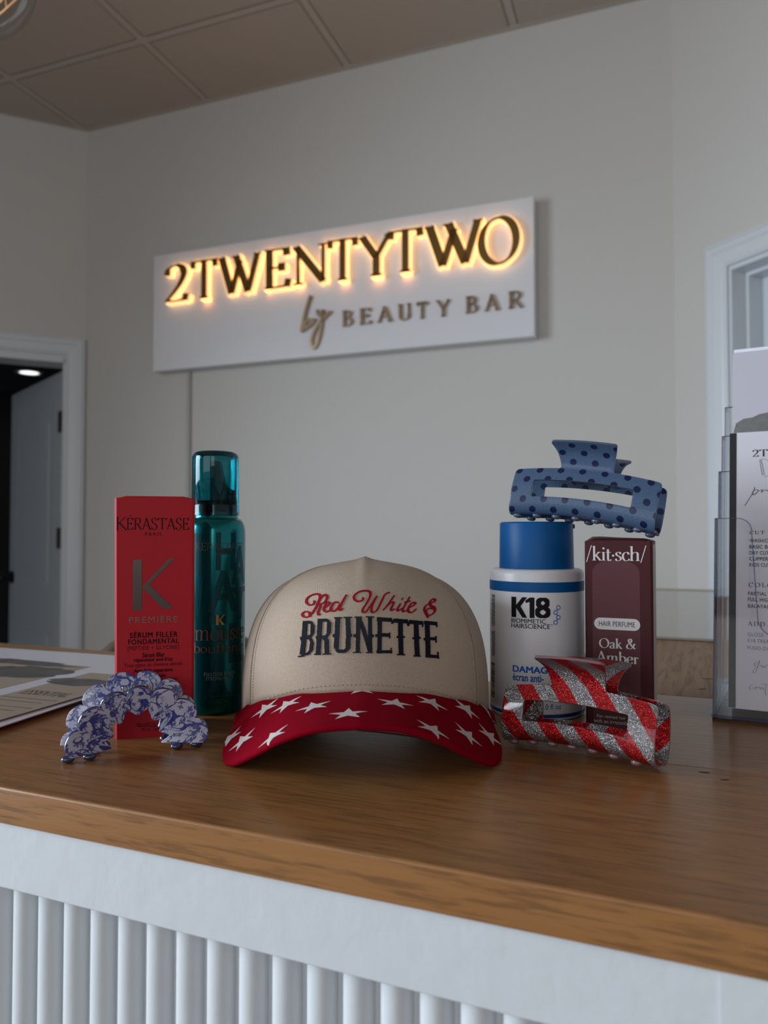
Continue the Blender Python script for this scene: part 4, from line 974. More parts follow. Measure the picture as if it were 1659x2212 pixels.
# ================================================================== CLAW CLIPS
def uvsep(N, L):
    tc = N.new('ShaderNodeTexCoord'); sp = N.new('ShaderNodeSeparateXYZ'); L.new(tc.outputs['UV'], sp.inputs[0]); return sp.outputs[0], sp.outputs[1], tc
def glitter_mat():
    m, N, L, p = new_mat('red_silver_glitter'); u, v, tc = uvsep(N, L)
    s = math_node(N, L, 'ADD', u, math_node(N, L, 'MULTIPLY', v, .80)); s = math_node(N, L, 'ADD', s, .1995)
    fr = math_node(N, L, 'FRACT', math_node(N, L, 'DIVIDE', s, .0243)); f = math_node(N, L, 'GREATER_THAN', fr, .5)
    vo = N.new('ShaderNodeTexVoronoi'); L.new(tc.outputs['UV'], vo.inputs[0]); vo.inputs['Scale'].default_value = 3300
    sp = N.new('ShaderNodeSeparateColor'); L.new(vo.outputs['Color'], sp.inputs[0])
    rp_ = ramp(N, L, sp.outputs[0], [(0, .35), (.80, .62), (.93, 1.4), (1, 2.6)])
    vo2 = N.new('ShaderNodeTexVoronoi'); L.new(tc.outputs['UV'], vo2.inputs[0]); vo2.inputs['Scale'].default_value = 900; sp2 = N.new('ShaderNodeSeparateColor'); L.new(vo2.outputs['Color'], sp2.inputs[0])
    base = mixc(N, L, f, (.50, .004, .008), (.36, .34, .35))
    mm = N.new('ShaderNodeMixRGB'); mm.blend_type = 'MULTIPLY'; mm.inputs[0].default_value = 1; L.new(base, mm.inputs[1]); L.new(rp_, mm.inputs[2]); L.new(mm.outputs[0], p.inputs['Base Color'])
    # each flake faces its own way
    geo = N.new('ShaderNodeNewGeometry'); vm = N.new('ShaderNodeVectorMath'); vm.operation = 'SUBTRACT'; L.new(vo.outputs['Color'], vm.inputs[0]); vm.inputs[1].default_value = (.5, .5, .5)
    vs = N.new('ShaderNodeVectorMath'); vs.operation = 'SCALE'; L.new(vm.outputs[0], vs.inputs[0]); vs.inputs[3].default_value = 1.1
    va = N.new('ShaderNodeVectorMath'); va.operation = 'ADD'; L.new(geo.outputs['Normal'], va.inputs[0]); L.new(vs.outputs[0], va.inputs[1]); vn = N.new('ShaderNodeVectorMath'); vn.operation = 'NORMALIZE'; L.new(va.outputs[0], vn.inputs[0]); L.new(vn.outputs[0], p.inputs['Normal'])
    p.inputs['Metallic'].default_value = .75; p.inputs['Roughness'].default_value = .32; p.inputs['Coat Weight'].default_value = .7; p.inputs['Coat Roughness'].default_value = .08
    return m
def denim_mat():
    m, N, L, p = new_mat('denim_polka_print'); u, v, tc = uvsep(N, L)
    PU, PV = .0166, .0158
    def dots(du, dv):
        a = math_node(N, L, 'SUBTRACT', math_node(N, L, 'FRACT', math_node(N, L, 'ADD', math_node(N, L, 'DIVIDE', u, PU), 10+du)), .5)
        c = math_node(N, L, 'SUBTRACT', math_node(N, L, 'FRACT', math_node(N, L, 'ADD', math_node(N, L, 'DIVIDE', v, PV), 10+dv)), .5)
        a = math_node(N, L, 'MULTIPLY', a, PU); c = math_node(N, L, 'MULTIPLY', c, PV)
        return math_node(N, L, 'SQRT', math_node(N, L, 'ADD', math_node(N, L, 'MULTIPLY', a, a), math_node(N, L, 'MULTIPLY', c, c)))
    # the print runs at a slight slant, rows offset by half
    d = math_node(N, L, 'MINIMUM', dots(.15, .1), dots(.65, .6)); f = math_node(N, L, 'LESS_THAN', d, .00262)
    w_ = math_node(N, L, 'SINE', math_node(N, L, 'ADD', math_node(N, L, 'MULTIPLY', u, 3800), math_node(N, L, 'MULTIPLY', v, 7600)))
    nz = noise_tex(N, L, mapped(N, L, 'UV', (600, 2400, 1)), 1.0, 3); k = math_node(N, L, 'ADD', math_node(N, L, 'MULTIPLY', w_, .3), math_node(N, L, 'ADD', math_node(N, L, 'MULTIPLY', nz, .9), .05))
    base = ramp(N, L, k, [(.15, (.026, .055, .115)), (.55, (.048, .088, .165)), (.95, (.12, .17, .26))]); dk_ = ramp(N, L, k, [(.1, (.001, .004, .030)), (.9, (.004, .014, .065))])
    L.new(mixc(N, L, f, base, dk_), p.inputs['Base Color']); p.inputs['Roughness'].default_value = .45; p.inputs['Specular IOR Level'].default_value = .3; p.inputs['Coat Weight'].default_value = .22; p.inputs['Coat Roughness'].default_value = .03
    return m
def floral_mat():
    m, N, L, p = new_mat('blue_floral_porcelain'); uv = mapped(N, L, 'UV', (1, 1, 1))
    n1 = noise_tex(N, L, uv, 62, 0.0, .4, 1.5)
    line = math_node(N, L, 'LESS_THAN', math_node(N, L, 'ABSOLUTE', math_node(N, L, 'SUBTRACT', n1, .5)), math_node(N, L, 'MULTIPLY', noise_tex(N, L, uv, 160, 1), .075))
    n4 = noise_tex(N, L, mapped(N, L, 'UV', (1, 1, 1), loc=(3, 1, 0)), 120, 0.0, .4, 2.4)
    line2 = math_node(N, L, 'MULTIPLY', math_node(N, L, 'LESS_THAN', math_node(N, L, 'ABSOLUTE', math_node(N, L, 'SUBTRACT', n4, .48)), .035), math_node(N, L, 'GREATER_THAN', noise_tex(N, L, uv, 70, 0), .5))
    n3 = noise_tex(N, L, uv, 420, 3, .6, 1.0)
    f = math_node(N, L, 'MAXIMUM', line, line2); rr = None
    for sc_, r0, r1, k in ((78, .13, .33, 2.5), (150, .10, .36, 2.0)):
        # leaf and flower heads: a few petals round scattered centres
        wob = N.new('ShaderNodeVectorMath'); wob.operation = 'SCALE'; wob.inputs[3].default_value = sc_; L.new(uv, wob.inputs[0])
        vo = N.new('ShaderNodeTexVoronoi'); vo.voronoi_dimensions = '2D'; vo.inputs['Scale'].default_value = 1.0; L.new(wob.outputs[0], vo.inputs[0])
        df = N.new('ShaderNodeVectorMath'); df.operation = 'SUBTRACT'; L.new(wob.outputs[0], df.inputs[0]); L.new(vo.outputs['Position'], df.inputs[1])
        sx = N.new('ShaderNodeSeparateXYZ'); L.new(df.outputs[0], sx.inputs[0]); an = math_node(N, L, 'ARCTAN2', sx.outputs[1], sx.outputs[0])
        pet = math_node(N, L, 'ABSOLUTE', math_node(N, L, 'SINE', math_node(N, L, 'ADD', math_node(N, L, 'MULTIPLY', an, k), math_node(N, L, 'MULTIPLY', n3, 1.4))))
        lim = math_node(N, L, 'ADD', r0, math_node(N, L, 'MULTIPLY', pet, r1-r0)); dd_ = vo.outputs['Distance']
        cs = N.new('ShaderNodeSeparateColor'); L.new(vo.outputs['Color'], cs.inputs[0])
        fl_ = math_node(N, L, 'MULTIPLY', math_node(N, L, 'LESS_THAN', dd_, lim), math_node(N, L, 'GREATER_THAN', cs.outputs[0], .42))
        vein = math_node(N, L, 'GREATER_THAN', math_node(N, L, 'ABSOLUTE', math_node(N, L, 'SUBTRACT', math_node(N, L, 'FRACT', math_node(N, L, 'MULTIPLY', an, 2.1)), .5)), .07)
        f = math_node(N, L, 'MAXIMUM', f, math_node(N, L, 'MULTIPLY', fl_, vein))
    wh = ramp(N, L, noise_tex(N, L, uv, 60, 2), [(.3, (.40, .42, .56)), (.7, (.54, .55, .67))])
    bl = ramp(N, L, n3, [(.35, (.010, .014, .15)), (.68, (.06, .08, .36))])
    L.new(mixc(N, L, f, wh, bl), p.inputs['Base Color']); p.inputs['Roughness'].default_value = .4; p.inputs['Coat Weight'].default_value = .8; p.inputs['Coat Roughness'].default_value = .04
    return m
def arc_table(pts, n=10):
    P = catmull([Vector(p) for p in pts], n=n); A = [0]
    for a, c in zip(P, P[1:]): A.append(A[-1]+(c-a).length)
    def f(v):
        v = max(0, min(A[-1]-1e-7, v))
        for i in range(len(A)-1):
            if v <= A[i+1]: k = (v-A[i])/(A[i+1]-A[i]); return P[i].lerp(P[i+1], k)
        return P[-1]
    def v_at(z):
        for i in range(len(A)-1, 0, -1):
            if P[i-1].y <= z <= P[i].y: return A[i-1]+(z-P[i-1].y)/(P[i].y-P[i-1].y)*(A[i]-A[i-1])
        return A[-1]
    return f, v_at, A[-1]
def rounded(pts, rad, n=5):
    out = []; m_ = len(pts)
    for i in range(m_):
        p = Vector(pts[i]); r = rad[i] if isinstance(rad, (list, tuple)) else rad
        a = (Vector(pts[i-1])-p); c = (Vector(pts[(i+1) % m_])-p); r = min(r, a.length*.45, c.length*.45)
        if r <= 0: out.append(p); continue
        A_ = p+a.normalized()*r; C_ = p+c.normalized()*r
        for k in range(n+1): t = k/n; out.append(A_*(1-t)**2+p*2*t*(1-t)+C_*t*t)
    return out
def rect_claw(name, label, O, d, up, n, L_, body, rimm, steel, lb=math.radians(8.5), group=None, zs=1.0):
    prof = [(.0012, .0068), (.0055, .0050), (.0108, .0052), (.0146, .0090), (.0158, .0155), (.0150, .026), (.0122, .0350), (.0104, .0395), (.0116, .0450), (.0165, .0518), (.0262, .0568)]
    prof = [(a*zs, c*zs) for a, c in prof]
    f, v_at, VM = arc_table(prof)
    up, n = (up*math.cos(lb)+n*math.sin(lb)), (n*math.cos(lb)-up*math.sin(lb)); O = O+up*.0004
    t = thing(name, label, 'hair clip', O, group)
    vb = v_at(.0392*zs); w0 = v_at(.0165*zs); w1 = v_at(.0295*zs); h = L_/2
    def SP_(u, v, sg, ex=0.0):
        q = f(v); k = (2*u/L_)
        z = q.y+.0042*(1-k*k)-.001; w = q.x*(1-.10*k*k)
        return O+d*u+up*z+n*(sg*(w+ex))
    tw = .185*L_
    outer = [(-h+.002, .0), (h-.002, .0), (h, vb), (tw, vb)]
    notch_r = [(tw-.0015, vb+.004), (tw+.0005, vb+.011)]
    outer = rounded([(-h+.001, 0), (h-.001, 0), (h, vb), (tw-.001, vb+.0002), (tw-.0005, vb+.0075), (tw+.003, VM), (-tw-.006, VM), (-tw-.0005, vb+.0075), (-tw+.001, vb+.0002), (-h, vb)],
                    [.004, .004, .004, .002, .006, .003, .003, .006, .002, .004])
    hole = rounded([(-.345*L_, w0), (.335*L_, w0), (.335*L_, w1), (-.345*L_, w1)], .0013, 3)
    vf = slice2d(poly2d(outer, [hole]), .0028, .0014)
    for sg in (-1, 1):
        b = MB(); b.add([SP_(v[0], v[1], sg) for v in vf[0]], vf[1], [(v[0]*(-sg), v[1]) for v in vf[0]])
        o = obj('front_jaw' if sg < 0 else 'rear_jaw', b, [body, rimm], t, smooth=True)
        s_ = o.modifiers.new('s', 'SOLIDIFY'); s_.thickness = .0017; s_.offset = 0; s_.material_offset_rim = 1; s_.use_even_offset = True
        bv = o.modifiers.new('b', 'BEVEL'); bv.width = .0004; bv.segments = 2; bv.limit_method = 'ANGLE'; bv.angle_limit = math.radians(50)
        e = o.modifiers.new('e', 'EDGE_SPLIT'); e.split_angle = math.radians(45)
        for k in range(7):
            u = -h+.0095+k*(L_-.019)/6+(.003*sg); kk = 2*u/L_; zc_ = .0042*(1-kk*kk)
            b = MB(); c = O+d*u+up*(zc_+.0024)+n*(sg*.0074); b.ell(c, (.0038, .0032, .0021), Matrix((d, n, up)).transposed())
            obj('tooth', b, [rimm], t, smooth=True)
    # spring hinge between the jaws
    b = MB(); hz = .0375
    pts = [O+d*(-.012+.024*k/90)+up*(hz+.0024*math.sin(k*.9))+n*(.0024*math.cos(k*.9)) for k in range(91)]; b.tube(pts, .0005, 6); obj('spring', b, steel, t, smooth=True)
    b = MB(); b.tube([O+d*-.014+up*hz, O+d*.014+up*hz], .0009, 8); b.box(O+d*-.0135+up*hz, (.0012, .019, .006), Matrix((d, n, up)).transposed()); b.box(O+d*.0135+up*hz, (.0012, .019, .006), Matrix((d, n, up)).transposed()); obj('hinge', b, body, t)
    return t
steel = mat('spring_steel', (.5, .5, .5), .25, 1.0)
UPV = Vector((0, 0, 1))
A_ = CW(.0788, .485); B_ = CW(.1545, .4275); d_ = (B_-A_).normalized(); n_ = Vector((-d_.y, d_.x, 0)); n_ = n_ if n_.dot(CF) > 0 else -n_
O_ = (A_+B_)/2+n_*.0095
rect_claw('claw_clip', 'large glitter claw clip striped red and silver, standing on the counter', O_, d_, UPV, n_, .0985, glitter_mat(), mat('clear_edge_plastic', (.17, .08, .09), .25, coat=.5), steel, group=None)
A_ = CW(.0975, .578, .1495); B_ = CW(.1885, .524, .1352); d_ = (B_-A_).normalized(); dh = Vector((d_.x, d_.y, 0)).normalized(); n_ = Vector((-dh.y, dh.x, 0)); n_ = n_ if n_.dot(CF) > 0 else -n_
up_ = n_.cross(d_); up_ = up_ if up_.z > 0 else -up_
rect_claw('claw_clip', 'blue denim claw clip with dark polka dots balanced on the blue bottle cap', (A_+B_)/2+n_*.0125-up_*.0003, d_, up_, n_, .1105, denim_mat(), mat('denim_edge', (.07, .09, .14), .3, coat=.5), steel, zs=1.025)

# porcelain style cloud claw: two arched jaws with scalloped edges
A_ = CW(-.1955, .4560); B_ = CW(-.1185, .4930); d_ = (B_-A_).normalized(); n_ = Vector((-d_.y, d_.x, 0)); n_ = n_ if n_.dot(CF) > 0 else -n_
O_ = (A_+B_)/2+n_*.0040; O_.z = CT
pc = thing('claw_clip', 'arched cloud-edged claw clip with a blue and white floral pattern', 'hair clip', O_)
flo = floral_mat(); nav_e = mat('navy_edge', (.02, .03, .09), .2, coat=1)
def cloud(sg):
    nT = 168; nR = 12
    def rad(th, t, sg):
        # th: 0 right foot .. pi left foot
        ph = 7*th/PI+(.0 if sg < 0 else .5); lob = abs(math.sin(PI*ph))**.55
        ax, az = .0390, (.0350 if sg < 0 else .0390)
        ro = 1/math.sqrt((math.cos(th)/ax)**2+(math.sin(th)/az)**2)+.0048*lob
        pi_ = 6*th/PI+.5; lb = abs(math.sin(PI*pi_))**1.3
        ix, iz = .0205, .0255
        ri = 1/math.sqrt((math.cos(th)/ix)**2+(math.sin(th)/iz)**2)-.0050*lb
        return ri+(ro-ri)*t
    def P(u, v):
        th = PI*(1-u); r = rad(th, v, sg); a = r*math.cos(th); z = r*math.sin(th)
        w = .0022+.0130*max(0, min(1, (r-.0165)/.028))**.8
        if sg > 0: z += .001
        flat = .0012+max(0, .004*(1-z/.01)) if z < .01 else .0012
        return O_+d_*a+UPV*(z+.0042)+n_*(sg*w)
    b = MB().grid(P, nT, nR, uvf=lambda u, v: ((u*.14+(0.3 if sg > 0 else 0)), v*.028))
    o = obj('front_jaw' if sg < 0 else 'rear_jaw', b, [flo, nav_e], pc, smooth=True)
    s_ = o.modifiers.new('s', 'SOLIDIFY'); s_.thickness = .0022; s_.offset = 0; s_.material_offset_rim = 1
    bv = o.modifiers.new('b', 'BEVEL'); bv.width = .0004; bv.segments = 2; bv.limit_method = 'ANGLE'; bv.angle_limit = math.radians(60)
    e = o.modifiers.new('e', 'EDGE_SPLIT'); e.split_angle = math.radians(50)
    for a in (-.0385, -.0262, .0262, .0385):
        b = MB().ell(O_+d_*(a+.002*sg)+n_*(sg*.0075)+UPV*.0024, (.0042, .0034, .0024), Matrix((d_, n_, UPV)).transposed()); obj('tooth', b, nav_e, pc, smooth=True)
cloud(-1); cloud(1)
b = MB(); pts = [O_+d_*(-.009+.018*k/70)+UPV*(.0395+.0022*math.sin(k*.9))+n_*(.0022*math.cos(k*.9)) for k in range(71)]; b.tube(pts, .0005, 6); obj('spring', b, steel, pc, smooth=True)

# ================================================================== BROCHURE HOLDER
al = math.radians(29); hu = CR*math.cos(al)-CF*math.sin(al); hq = CR*math.sin(al)+CF*math.cos(al)
HO = CW(.2462, .558); lean = math.radians(13); hv = (UPV*math.cos(lean)+hq*math.sin(lean))
m, N, L, p = new_mat('clear_acrylic')
tr = N.new('ShaderNodeBsdfTransparent'); tr.inputs[0].default_value = (.988, .987, .988, 1); gl = N.new('ShaderNodeBsdfGlossy'); gl.inputs['Roughness'].default_value = .03
fr = N.new('ShaderNodeFresnel'); fr.inputs[0].default_value = 1.18; mx = N.new('ShaderNodeMixShader'); L.new(fr.outputs[0], mx.inputs[0]); L.new(tr.outputs[0], mx.inputs[1]); L.new(gl.outputs[0], mx.inputs[2]); L.new(mx.outputs[0], N['Material Output'].inputs[0])
acr = m
m, N, L, p = new_mat('acrylic_edge')
tr = N.new('ShaderNodeBsdfTransparent'); tr.inputs[0].default_value = (.80, .81, .88, 1); gl = N.new('ShaderNodeBsdfPrincipled'); gl.inputs['Base Color'].default_value = (.16, .17, .32, 1); gl.inputs['Roughness'].default_value = .1
mx = N.new('ShaderNodeMixShader'); mx.inputs[0].default_value = .22; L.new(tr.outputs[0], mx.inputs[1]); L.new(gl.outputs[0], mx.inputs[2]); L.new(mx.outputs[0], N['Material Output'].inputs[0])
acre = m
hd = thing('brochure_holder', 'clear acrylic tiered brochure holder at the right end', 'brochure holder', HO)
HW = .235; TD = .030; HTS = [.155, .196, .231, .263]
def HP(s, dpt, t, up=None): return HO+hu*s+hq*dpt+hv*t     # leaning coordinates
def hslab(b, s0, s1, d0, d1, t0, t1, mi=0):
    vs = [HP(s, dd_, t) for t in (t0, t1) for dd_ in (d0, d1) for s in (s0, s1)]
    b.add(vs, [(0, 1, 3, 2), (4, 6, 7, 5), (0, 4, 5, 1), (2, 3, 7, 6), (0, 2, 6, 4), (1, 5, 7, 3)], mi=mi)
# base plate and back
b = MB(); base_pts = [HO+hu*s+hq*q_+UPV*z for z in (.0, .003) for q_ in (-.006, 4*TD+.04) for s in (0, HW)]
b.add(base_pts, [(0, 1, 3, 2), (4, 6, 7, 5), (0, 4, 5, 1), (2, 3, 7, 6), (0, 2, 6, 4), (1, 5, 7, 3)]); obj('base', b, acr, hd)
b = MB(); b.tube([HO-hq*.006+UPV*.0042, HO+hu*HW-hq*.006+UPV*.0042], .0011, 8); b.tube([HO-hq*.006+UPV*.0042, HO+hq*(4*TD+.04)+UPV*.0042], .0011, 8); obj('base_edge', b, acre, hd)
for k in range(4):
    y0 = k*TD
    cut = None
    l, t_, = 0, HTS[k]
    # front panel with a U shaped finger cut-out
    c0 = .022; c1 = HW-.022; dp = .062 if k == 0 else .03
    outl = [(0, .004), (HW, .004), (HW, t_)]+[(c1+.012-.012*0, t_)]
    cut_r = []
    for j in range(9): a = PI/2*j/8; cut_r.append((c1+.006-.010*math.sin(a)+.0, t_-.010+.010*math.cos(a)))
    xr = cut_r[-1][0]; bot = t_-dp if k else .064
    for j in range(9): a = PI/2*j/8; cut_r.append((xr-.014*(1-math.cos(a))-.004, bot+.014-.014*math.sin(a)))
    cl_ = [(HW-x, z) for x, z in cut_r][::-1]
    outl = [(0, .004), (HW, .004), (HW, t_)]+cut_r+cl_+[(0, t_)]
    vf = poly2d(outl); b = MB()
    b.add([HP(x, y0, z) for x, z in vf[0]], vf[1]); o = obj('pocket_front', b, [acr, acre], hd); s_ = o.modifiers.new('s', 'SOLIDIFY'); s_.thickness = .0022; s_.offset = 0; s_.material_offset_rim = 0
    b = MB(); prev = [HP(x, y0-.0008, z) for x, z in ([(0, .006), (0, t_)]+cl_[::-1]+cut_r[::-1]+[(HW, t_), (HW, .006)])]; 
    b.tube(prev[:2+len(cl_)], .0005, 6); obj('pocket_edge', b, acre, hd, smooth=True)
    for sx in (0, HW-.002):
        b = MB(); hslab(b, sx, sx+.002, y0+.001, y0+TD-.001, .004, t_); obj('side_wall', b, acr, hd)
b = MB(); hslab(b, 0, HW, 4*TD, 4*TD+.0022, .004, .270); obj('back_panel', b, acr, hd)
def sheet(name, label, sf, s0, s1, t0, t1, m, th=.0006, cat='leaflet'):
    t = thing(name, label, cat, sf.P)
    b = MB(); vs = [sf.at(s, q_, o_) for o_ in (0, -th) for q_ in (t0, t1) for s in (s0, s1)]
    b.add(vs, [(0, 1, 3, 2), (4, 6, 7, 5), (0, 4, 5, 1), (2, 3, 7, 6), (0, 2, 6, 4), (1, 5, 7, 3)]); obj('page', b, m, t); return t
paper = mat('white_paper', (.60, .59, .65), .6); paper2 = mat('grey_paper', (.47, .46, .52), .55)
MP = TiltPlane(HO+hq*.010+UPV*.006, hu, hv)
s0 = MP.px(1575, 1230)[0]; t0 = .002; t1 = MP.px(1610, 934)[1]
mn = sheet('price_menu', 'white salon price list with a black left edge in the front pocket of the holder', MP, s0, s0+.165, t0, t1, paper, .0012)
mi_ = mat('menu_ink', (.035, .035, .05), .5); mg = mat('menu_grey_ink', (.15, .15, .18), .5)
decal('edge_stripe', MP, poly2d([(s0, t0+.0003), (s0+MP.px(1590, 1230)[0]-s0, t0+.0003), (s0+MP.px(1590, 1230)[0]-s0, t1-.0003), (s0, t1-.0003)]), mat('menu_black', (.016, .016, .02), .45), mn, .0003)
st = lambda s, tr_=.12: strokes2d(s, .16, .045, 18, True, tr_)
words('heading_text', MP, [(st('2T'), (1625, 971, 1659, 986.5)), (st('CUT', .3), (1619, 1146.5, 1652, 1154.5)), (st('COLOR', .3), (1617, 1259, 1683, 1269)), (st('ADD-ON', .3), (1615, 1343.5, 1690, 1354))], mi_, mn, .0003)
words('list_text', MP, [(IT(s, .008, 1.08), r) for s, r in (('WASH/CUT', (1619, 1164, 1673, 1172)), ('BASIC BLOWOUT', (1619, 1177.5, 1709, 1185.5)), ('DRY CUT', (1619, 1190.5, 1661, 1198.5)), ('CLIPPER CUT', (1619, 1203.5, 1686, 1211.5)), ('KIDS CUT', (1619, 1216.5, 1664, 1224.5)),
    ('PARTIAL', (1616, 1278.5, 1656, 1286.5)), ('FULL HIGHLIGHT', (1616, 1292, 1696, 1300)), ('BALAYAGE', (1616, 1306, 1670, 1314)))], mi_, mn, .0003)
words('addon_text', MP, [(IT(s, .0, 1.1), r) for s, r in (('GLOSS', (1615, 1367, 1649, 1375)), ('K18 TREATMENT', (1615, 1382, 1697, 1390)), ('FUSIO-DOSE', (1615, 1397, 1676, 1405)))], mg, mn, .0003)
def script(name, sf, strokes, k, ox, oy, w_, m, parent):
    prt = []
    for s in strokes:
        P = catmull([Vector((x, -y)) for x, y in s], n=7); vf = ribbon(P, lambda t, q: w_*(.5+.8*abs(math.sin(math.atan2(t.y, t.x)-.4))))
        prt.append(([Vector(sf.px(ox+v[0]/k, oy-v[1]/k)) for v in vf[0]], vf[1]))
    return decal(name, sf, merge2d(*prt), m, parent, .0003)
script('script_text', MP, [[(520, 975), (480, 1080), (360, 1270)], [(470, 1060), (530, 1020), (575, 1030), (540, 1070), (480, 1090), (520, 1095), (570, 1040)], [(585, 1040), (640, 1015), (625, 1060), (660, 1030), (690, 1020), (730, 1040)]], 7.374, 1560, 920, 9, mi_, mn)
script('script_text', MP, [[(500, 1450), (480, 1490), (500, 1510), (560, 1430), (530, 1530), (490, 1610), (460, 1600), (480, 1560), (560, 1500), (590, 1510), (600, 1535), (620, 1510), (640, 1535), (665, 1500), (690, 1500)]], 6.91, 1560, 1220, 7, mg, mn)
script('script_text', MP, [[(470, 1790), (430, 1800), (405, 1840), (430, 1865), (480, 1830), (510, 1820), (520, 1850), (490, 1860), (500, 1830), (560, 1830), (570, 1860), (600, 1830), (620, 1870)], [(590, 1780), (690, 1790)], [(660, 1800), (640, 1880), (655, 1945)]], 6.91, 1560, 1220, 7, mg, mn)
script('line_drawing', MP, [[(600, 540), (610, 640), (640, 790)], [(600, 538), (660, 530), (740, 555)], [(620, 545), (650, 680), (670, 790)], [(670, 808), (720, 800), (760, 780)]], 7.374, 1560, 920, 6, mg, mn)
TP_ = TiltPlane(HO+hq*(TD*2+.010)+UPV*.006, hu, hv)
s1_ = TP_.px(1583, 860)[0]; tt = TP_.px(1600, 761)[1]
tl = sheet('flyer', 'tall pale grey flyer with a hair photo, behind the price list', TP_, s1_, s1_+.17, .002, tt, paper2, .0035)
prt = [Vector(TP_.px(x, y)) for x, y in ((1584, 936), (1590, 915), (1606, 905), (1625, 902), (1640, 895), (1662, 890), (1690, 884), (1720, 890), (1720, 960), (1583.5, 960))]
decal('hair_photo', TP_, poly2d(prt), mat('photo_grey', (.16, .16, .155), .4, bump=(200, .2), var=.3), tl, .0003)
TP2 = TiltPlane(HO+hq*(TD*2+.018)+UPV*.006, hu, hv); tt2 = TP2.px(1600, 754.5)[1]; s2_ = TP2.px(1585, 860)[0]
sheet('flyer', 'bright blank sheet peeping out just above the grey flyer', TP2, s2_, s2_+.17, .002, tt2, mat('bright_paper', (.74, .76, .84), .5), .001)

# ================================================================== LEAFLETS LYING AT THE LEFT
class Flat:
    cut = None
    def __init__(s, P, ang): s.P = Vector(P); s.u = (CR*math.cos(ang)-CF*math.sin(ang)); s.v = (CF*math.cos(ang)+CR*math.sin(ang)); s.n = UPV
    def px(s, x, y): q = G(x, y, s.P.z)-s.P; return q.dot(s.u), q.dot(s.v)
    def at(s, a, b_, off): return s.P+s.u*a+s.v*b_+s.n*off
beige = mat('beige_print', (.33, .27, .215), .5); shade = mat('page_ink', (.08, .065, .06), .5)
wp = mat('coated_paper', (.62, .60, .66), .38, coat=.2)
angs = [21.5, 17.5, 22.5, 15.5, 19.3]; offs = [(0.004, -.002), (-.006, .003), (.002, -.006), (-.004, .001), (0, 0)]
labs = ['bottom leaflet of the pile left of the red box', 'second leaflet up in the pile left of the red box', 'middle leaflet of the pile left of the red box', 'leaflet just under the top one of the left pile', 'white and beige ESSENTIAL leaflet on top of the left pile']
for k in range(5):
    z = CT+.0003+k*.0010; B = CW(-.193+offs[k][0], .781+offs[k][1]); B.z = z
    fp = Flat(B, math.radians(angs[k]))
    t = thing('leaflet', labs[k], 'leaflet', B, 'leaflets piled left of the red box')
    b = MB(); th = .0008
    vs = [fp.at(s, q_, o_) for o_ in (th, 0) for q_ in (-.30, 0) for s in (-.36, 0)]
    b.add(vs, [(0, 1, 3, 2), (4, 6, 7, 5), (0, 4, 5, 1), (2, 3, 7, 6), (0, 2, 6, 4), (1, 5, 7, 3)]); obj('page', b, wp, t)
top = Flat(B+UPV*th, math.radians(angs[4])); tl = t
def fq(s0, s1, q0, q1): return poly2d([(s0, q0), (s1, q0), (s1, q1), (s0, q1)])
sA = top.px(0, 1503)[0]; sB = top.px(0, 1556)[0]; qF = top.px(190, 1453)[1]
decal('right_panel', top, fq(sA, sB, -.295, qF), beige, tl, .00015, label='beige printed column with the word ESSENTIAL')
sC = top.px(0, 1488)[0]; qG = top.px(150, 1437)[1]; decal('left_panel', top, fq(sC-.115, sC, -.295, qG), beige, tl, .00015)
phm = mat('photo_print', (.10, .095, .095), .4, bump=(60, .2), var=.5)
def blob(px0, rx, ry, n=22, seed=1):
    r = random.Random(seed); c = Vector(top.px(*px0)); return poly2d([(c.x+rx*math.cos(2*PI*k/n)*(1+r.uniform(-.25, .25)), c.y+ry*math.sin(2*PI*k/n)*(1+r.uniform(-.25, .25))) for k in range(n)])
decal('photo', top, blob((180, 1474), .036, .014, seed=3), phm, tl, .0003); decal('photo', top, blob((55, 1450), .046, .026, seed=5), phm, tl, .0003); decal('photo', top, blob((20, 1429), .085, .012, seed=8), phm, tl, .0003)
def frow(vf, p0, p1, h_): a = Vector(top.px(*p0)); c = Vector(top.px(*p1)); return fit(vf, a.x, a.y, c.x, a.y+h_)
decal('title_text', top, merge2d(fit(strokes2d('ESSENTIAL', .12, .05, 15, True, .05), *(lambda a, c: (a[0], a[1], c[0], a[1]+.014))(top.px(38, 1498), top.px(140, 1506)))), shade, tl, .0003)
lines = []
a = Vector(top.px(38, 1498))
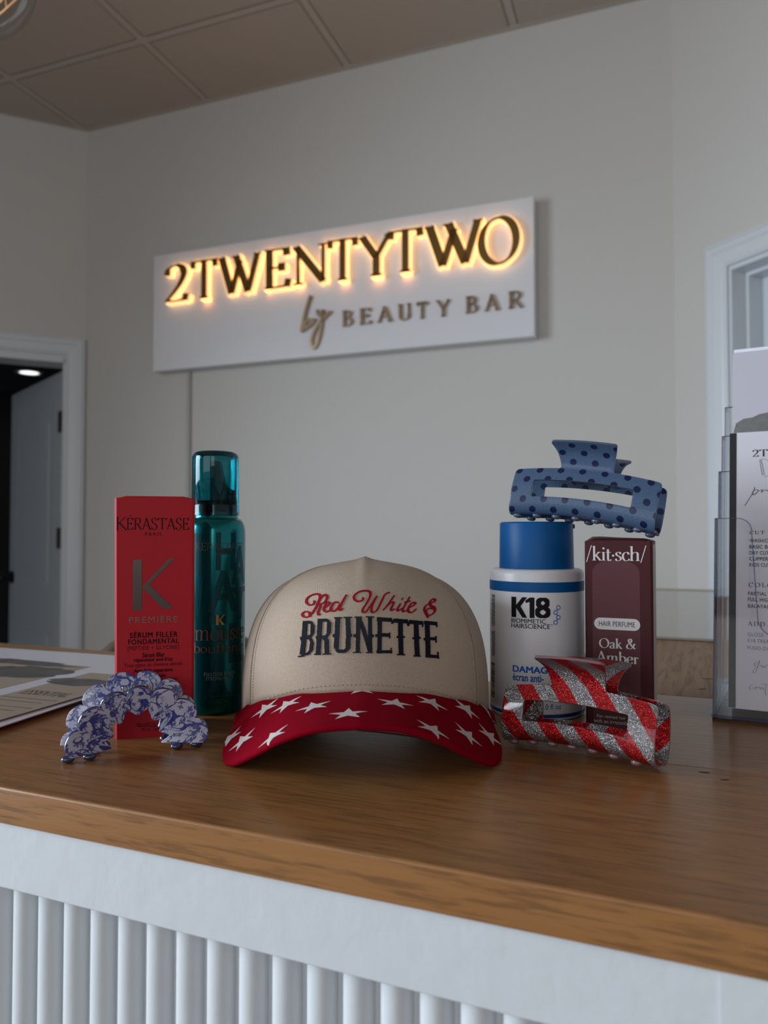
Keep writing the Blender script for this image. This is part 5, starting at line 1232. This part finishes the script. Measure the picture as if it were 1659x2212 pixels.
for k in range(4):
    y_ = a.y-.012-.010*k-(.006 if k > 1 else 0); lines.append(fq(a.x-.005+.003*k, a.x+.052-.006*(k % 2), y_-.0012, y_+.0006))
decal('text_lines', top, merge2d(*lines), mat('fine_print', (.20, .17, .14), .5), tl, .0003)

# ================================================================== PENDANT LAMP (upper left corner)
pr_ = ray(-72, -72).normalized(); pcn = CAM+pr_*(1.9)
pl = thing('pendant_lamp', 'clear glass pendant lamp with a warm filament, cut off by the top left corner', 'lamp', pcn)
m, N, L, p = new_mat('clear_glass_globe')
tr = N.new('ShaderNodeBsdfTransparent'); tr.inputs[0].default_value = (.9, .92, .93, 1); gl = N.new('ShaderNodeBsdfGlossy'); gl.inputs['Roughness'].default_value = .03
fr = N.new('ShaderNodeFresnel'); fr.inputs[0].default_value = 1.25; mx = N.new('ShaderNodeMixShader'); L.new(math_node(N, L, 'MULTIPLY', fr.outputs[0], .3), mx.inputs[0]); L.new(tr.outputs[0], mx.inputs[1]); L.new(gl.outputs[0], mx.inputs[2]); L.new(mx.outputs[0], N['Material Output'].inputs[0])
R = .122
obj('glass_globe', MB().lathe(pcn, [(R*math.sin(a), -R*math.cos(a)) for a in [PI*k/28 for k in range(0, 26)]]+[(.03, R*1.02), (.024, R*1.2)], 48, caps=False), m, pl, smooth=True)
obj('socket', MB().lathe(pcn, [(0, R*.75), (.018, R*.75), (.022, R*1.15), (.022, R*1.35), (.004, R*1.45), (.004, CEIL-.01-pcn.z)], 24), M['black'], pl, smooth=True, edge=40)
fil = mat('filament', (1, .6, .3), .5, emis=(1.0, .50, .22), es=.55)
b = MB()
for k in range(12):
    a = 2*PI*k/12; e = Vector((math.cos(a), math.sin(a), 0)); b.tube([pcn+e*.012+UPV*R*.7, pcn+e*.080+UPV*.02, pcn+e*.088-UPV*.02, pcn+e*.06-UPV*.062, pcn+e*.02-UPV*.082], .0013, 6)
obj('filament', b, fil, pl, smooth=True)
obj('ceiling_rose', MB().lathe(Vector((pcn.x, pcn.y, 0)), [(0, CEIL-.03), (.05, CEIL-.03), (.06, CEIL-.006), (0, CEIL-.006)], 32), M['black'], pl)
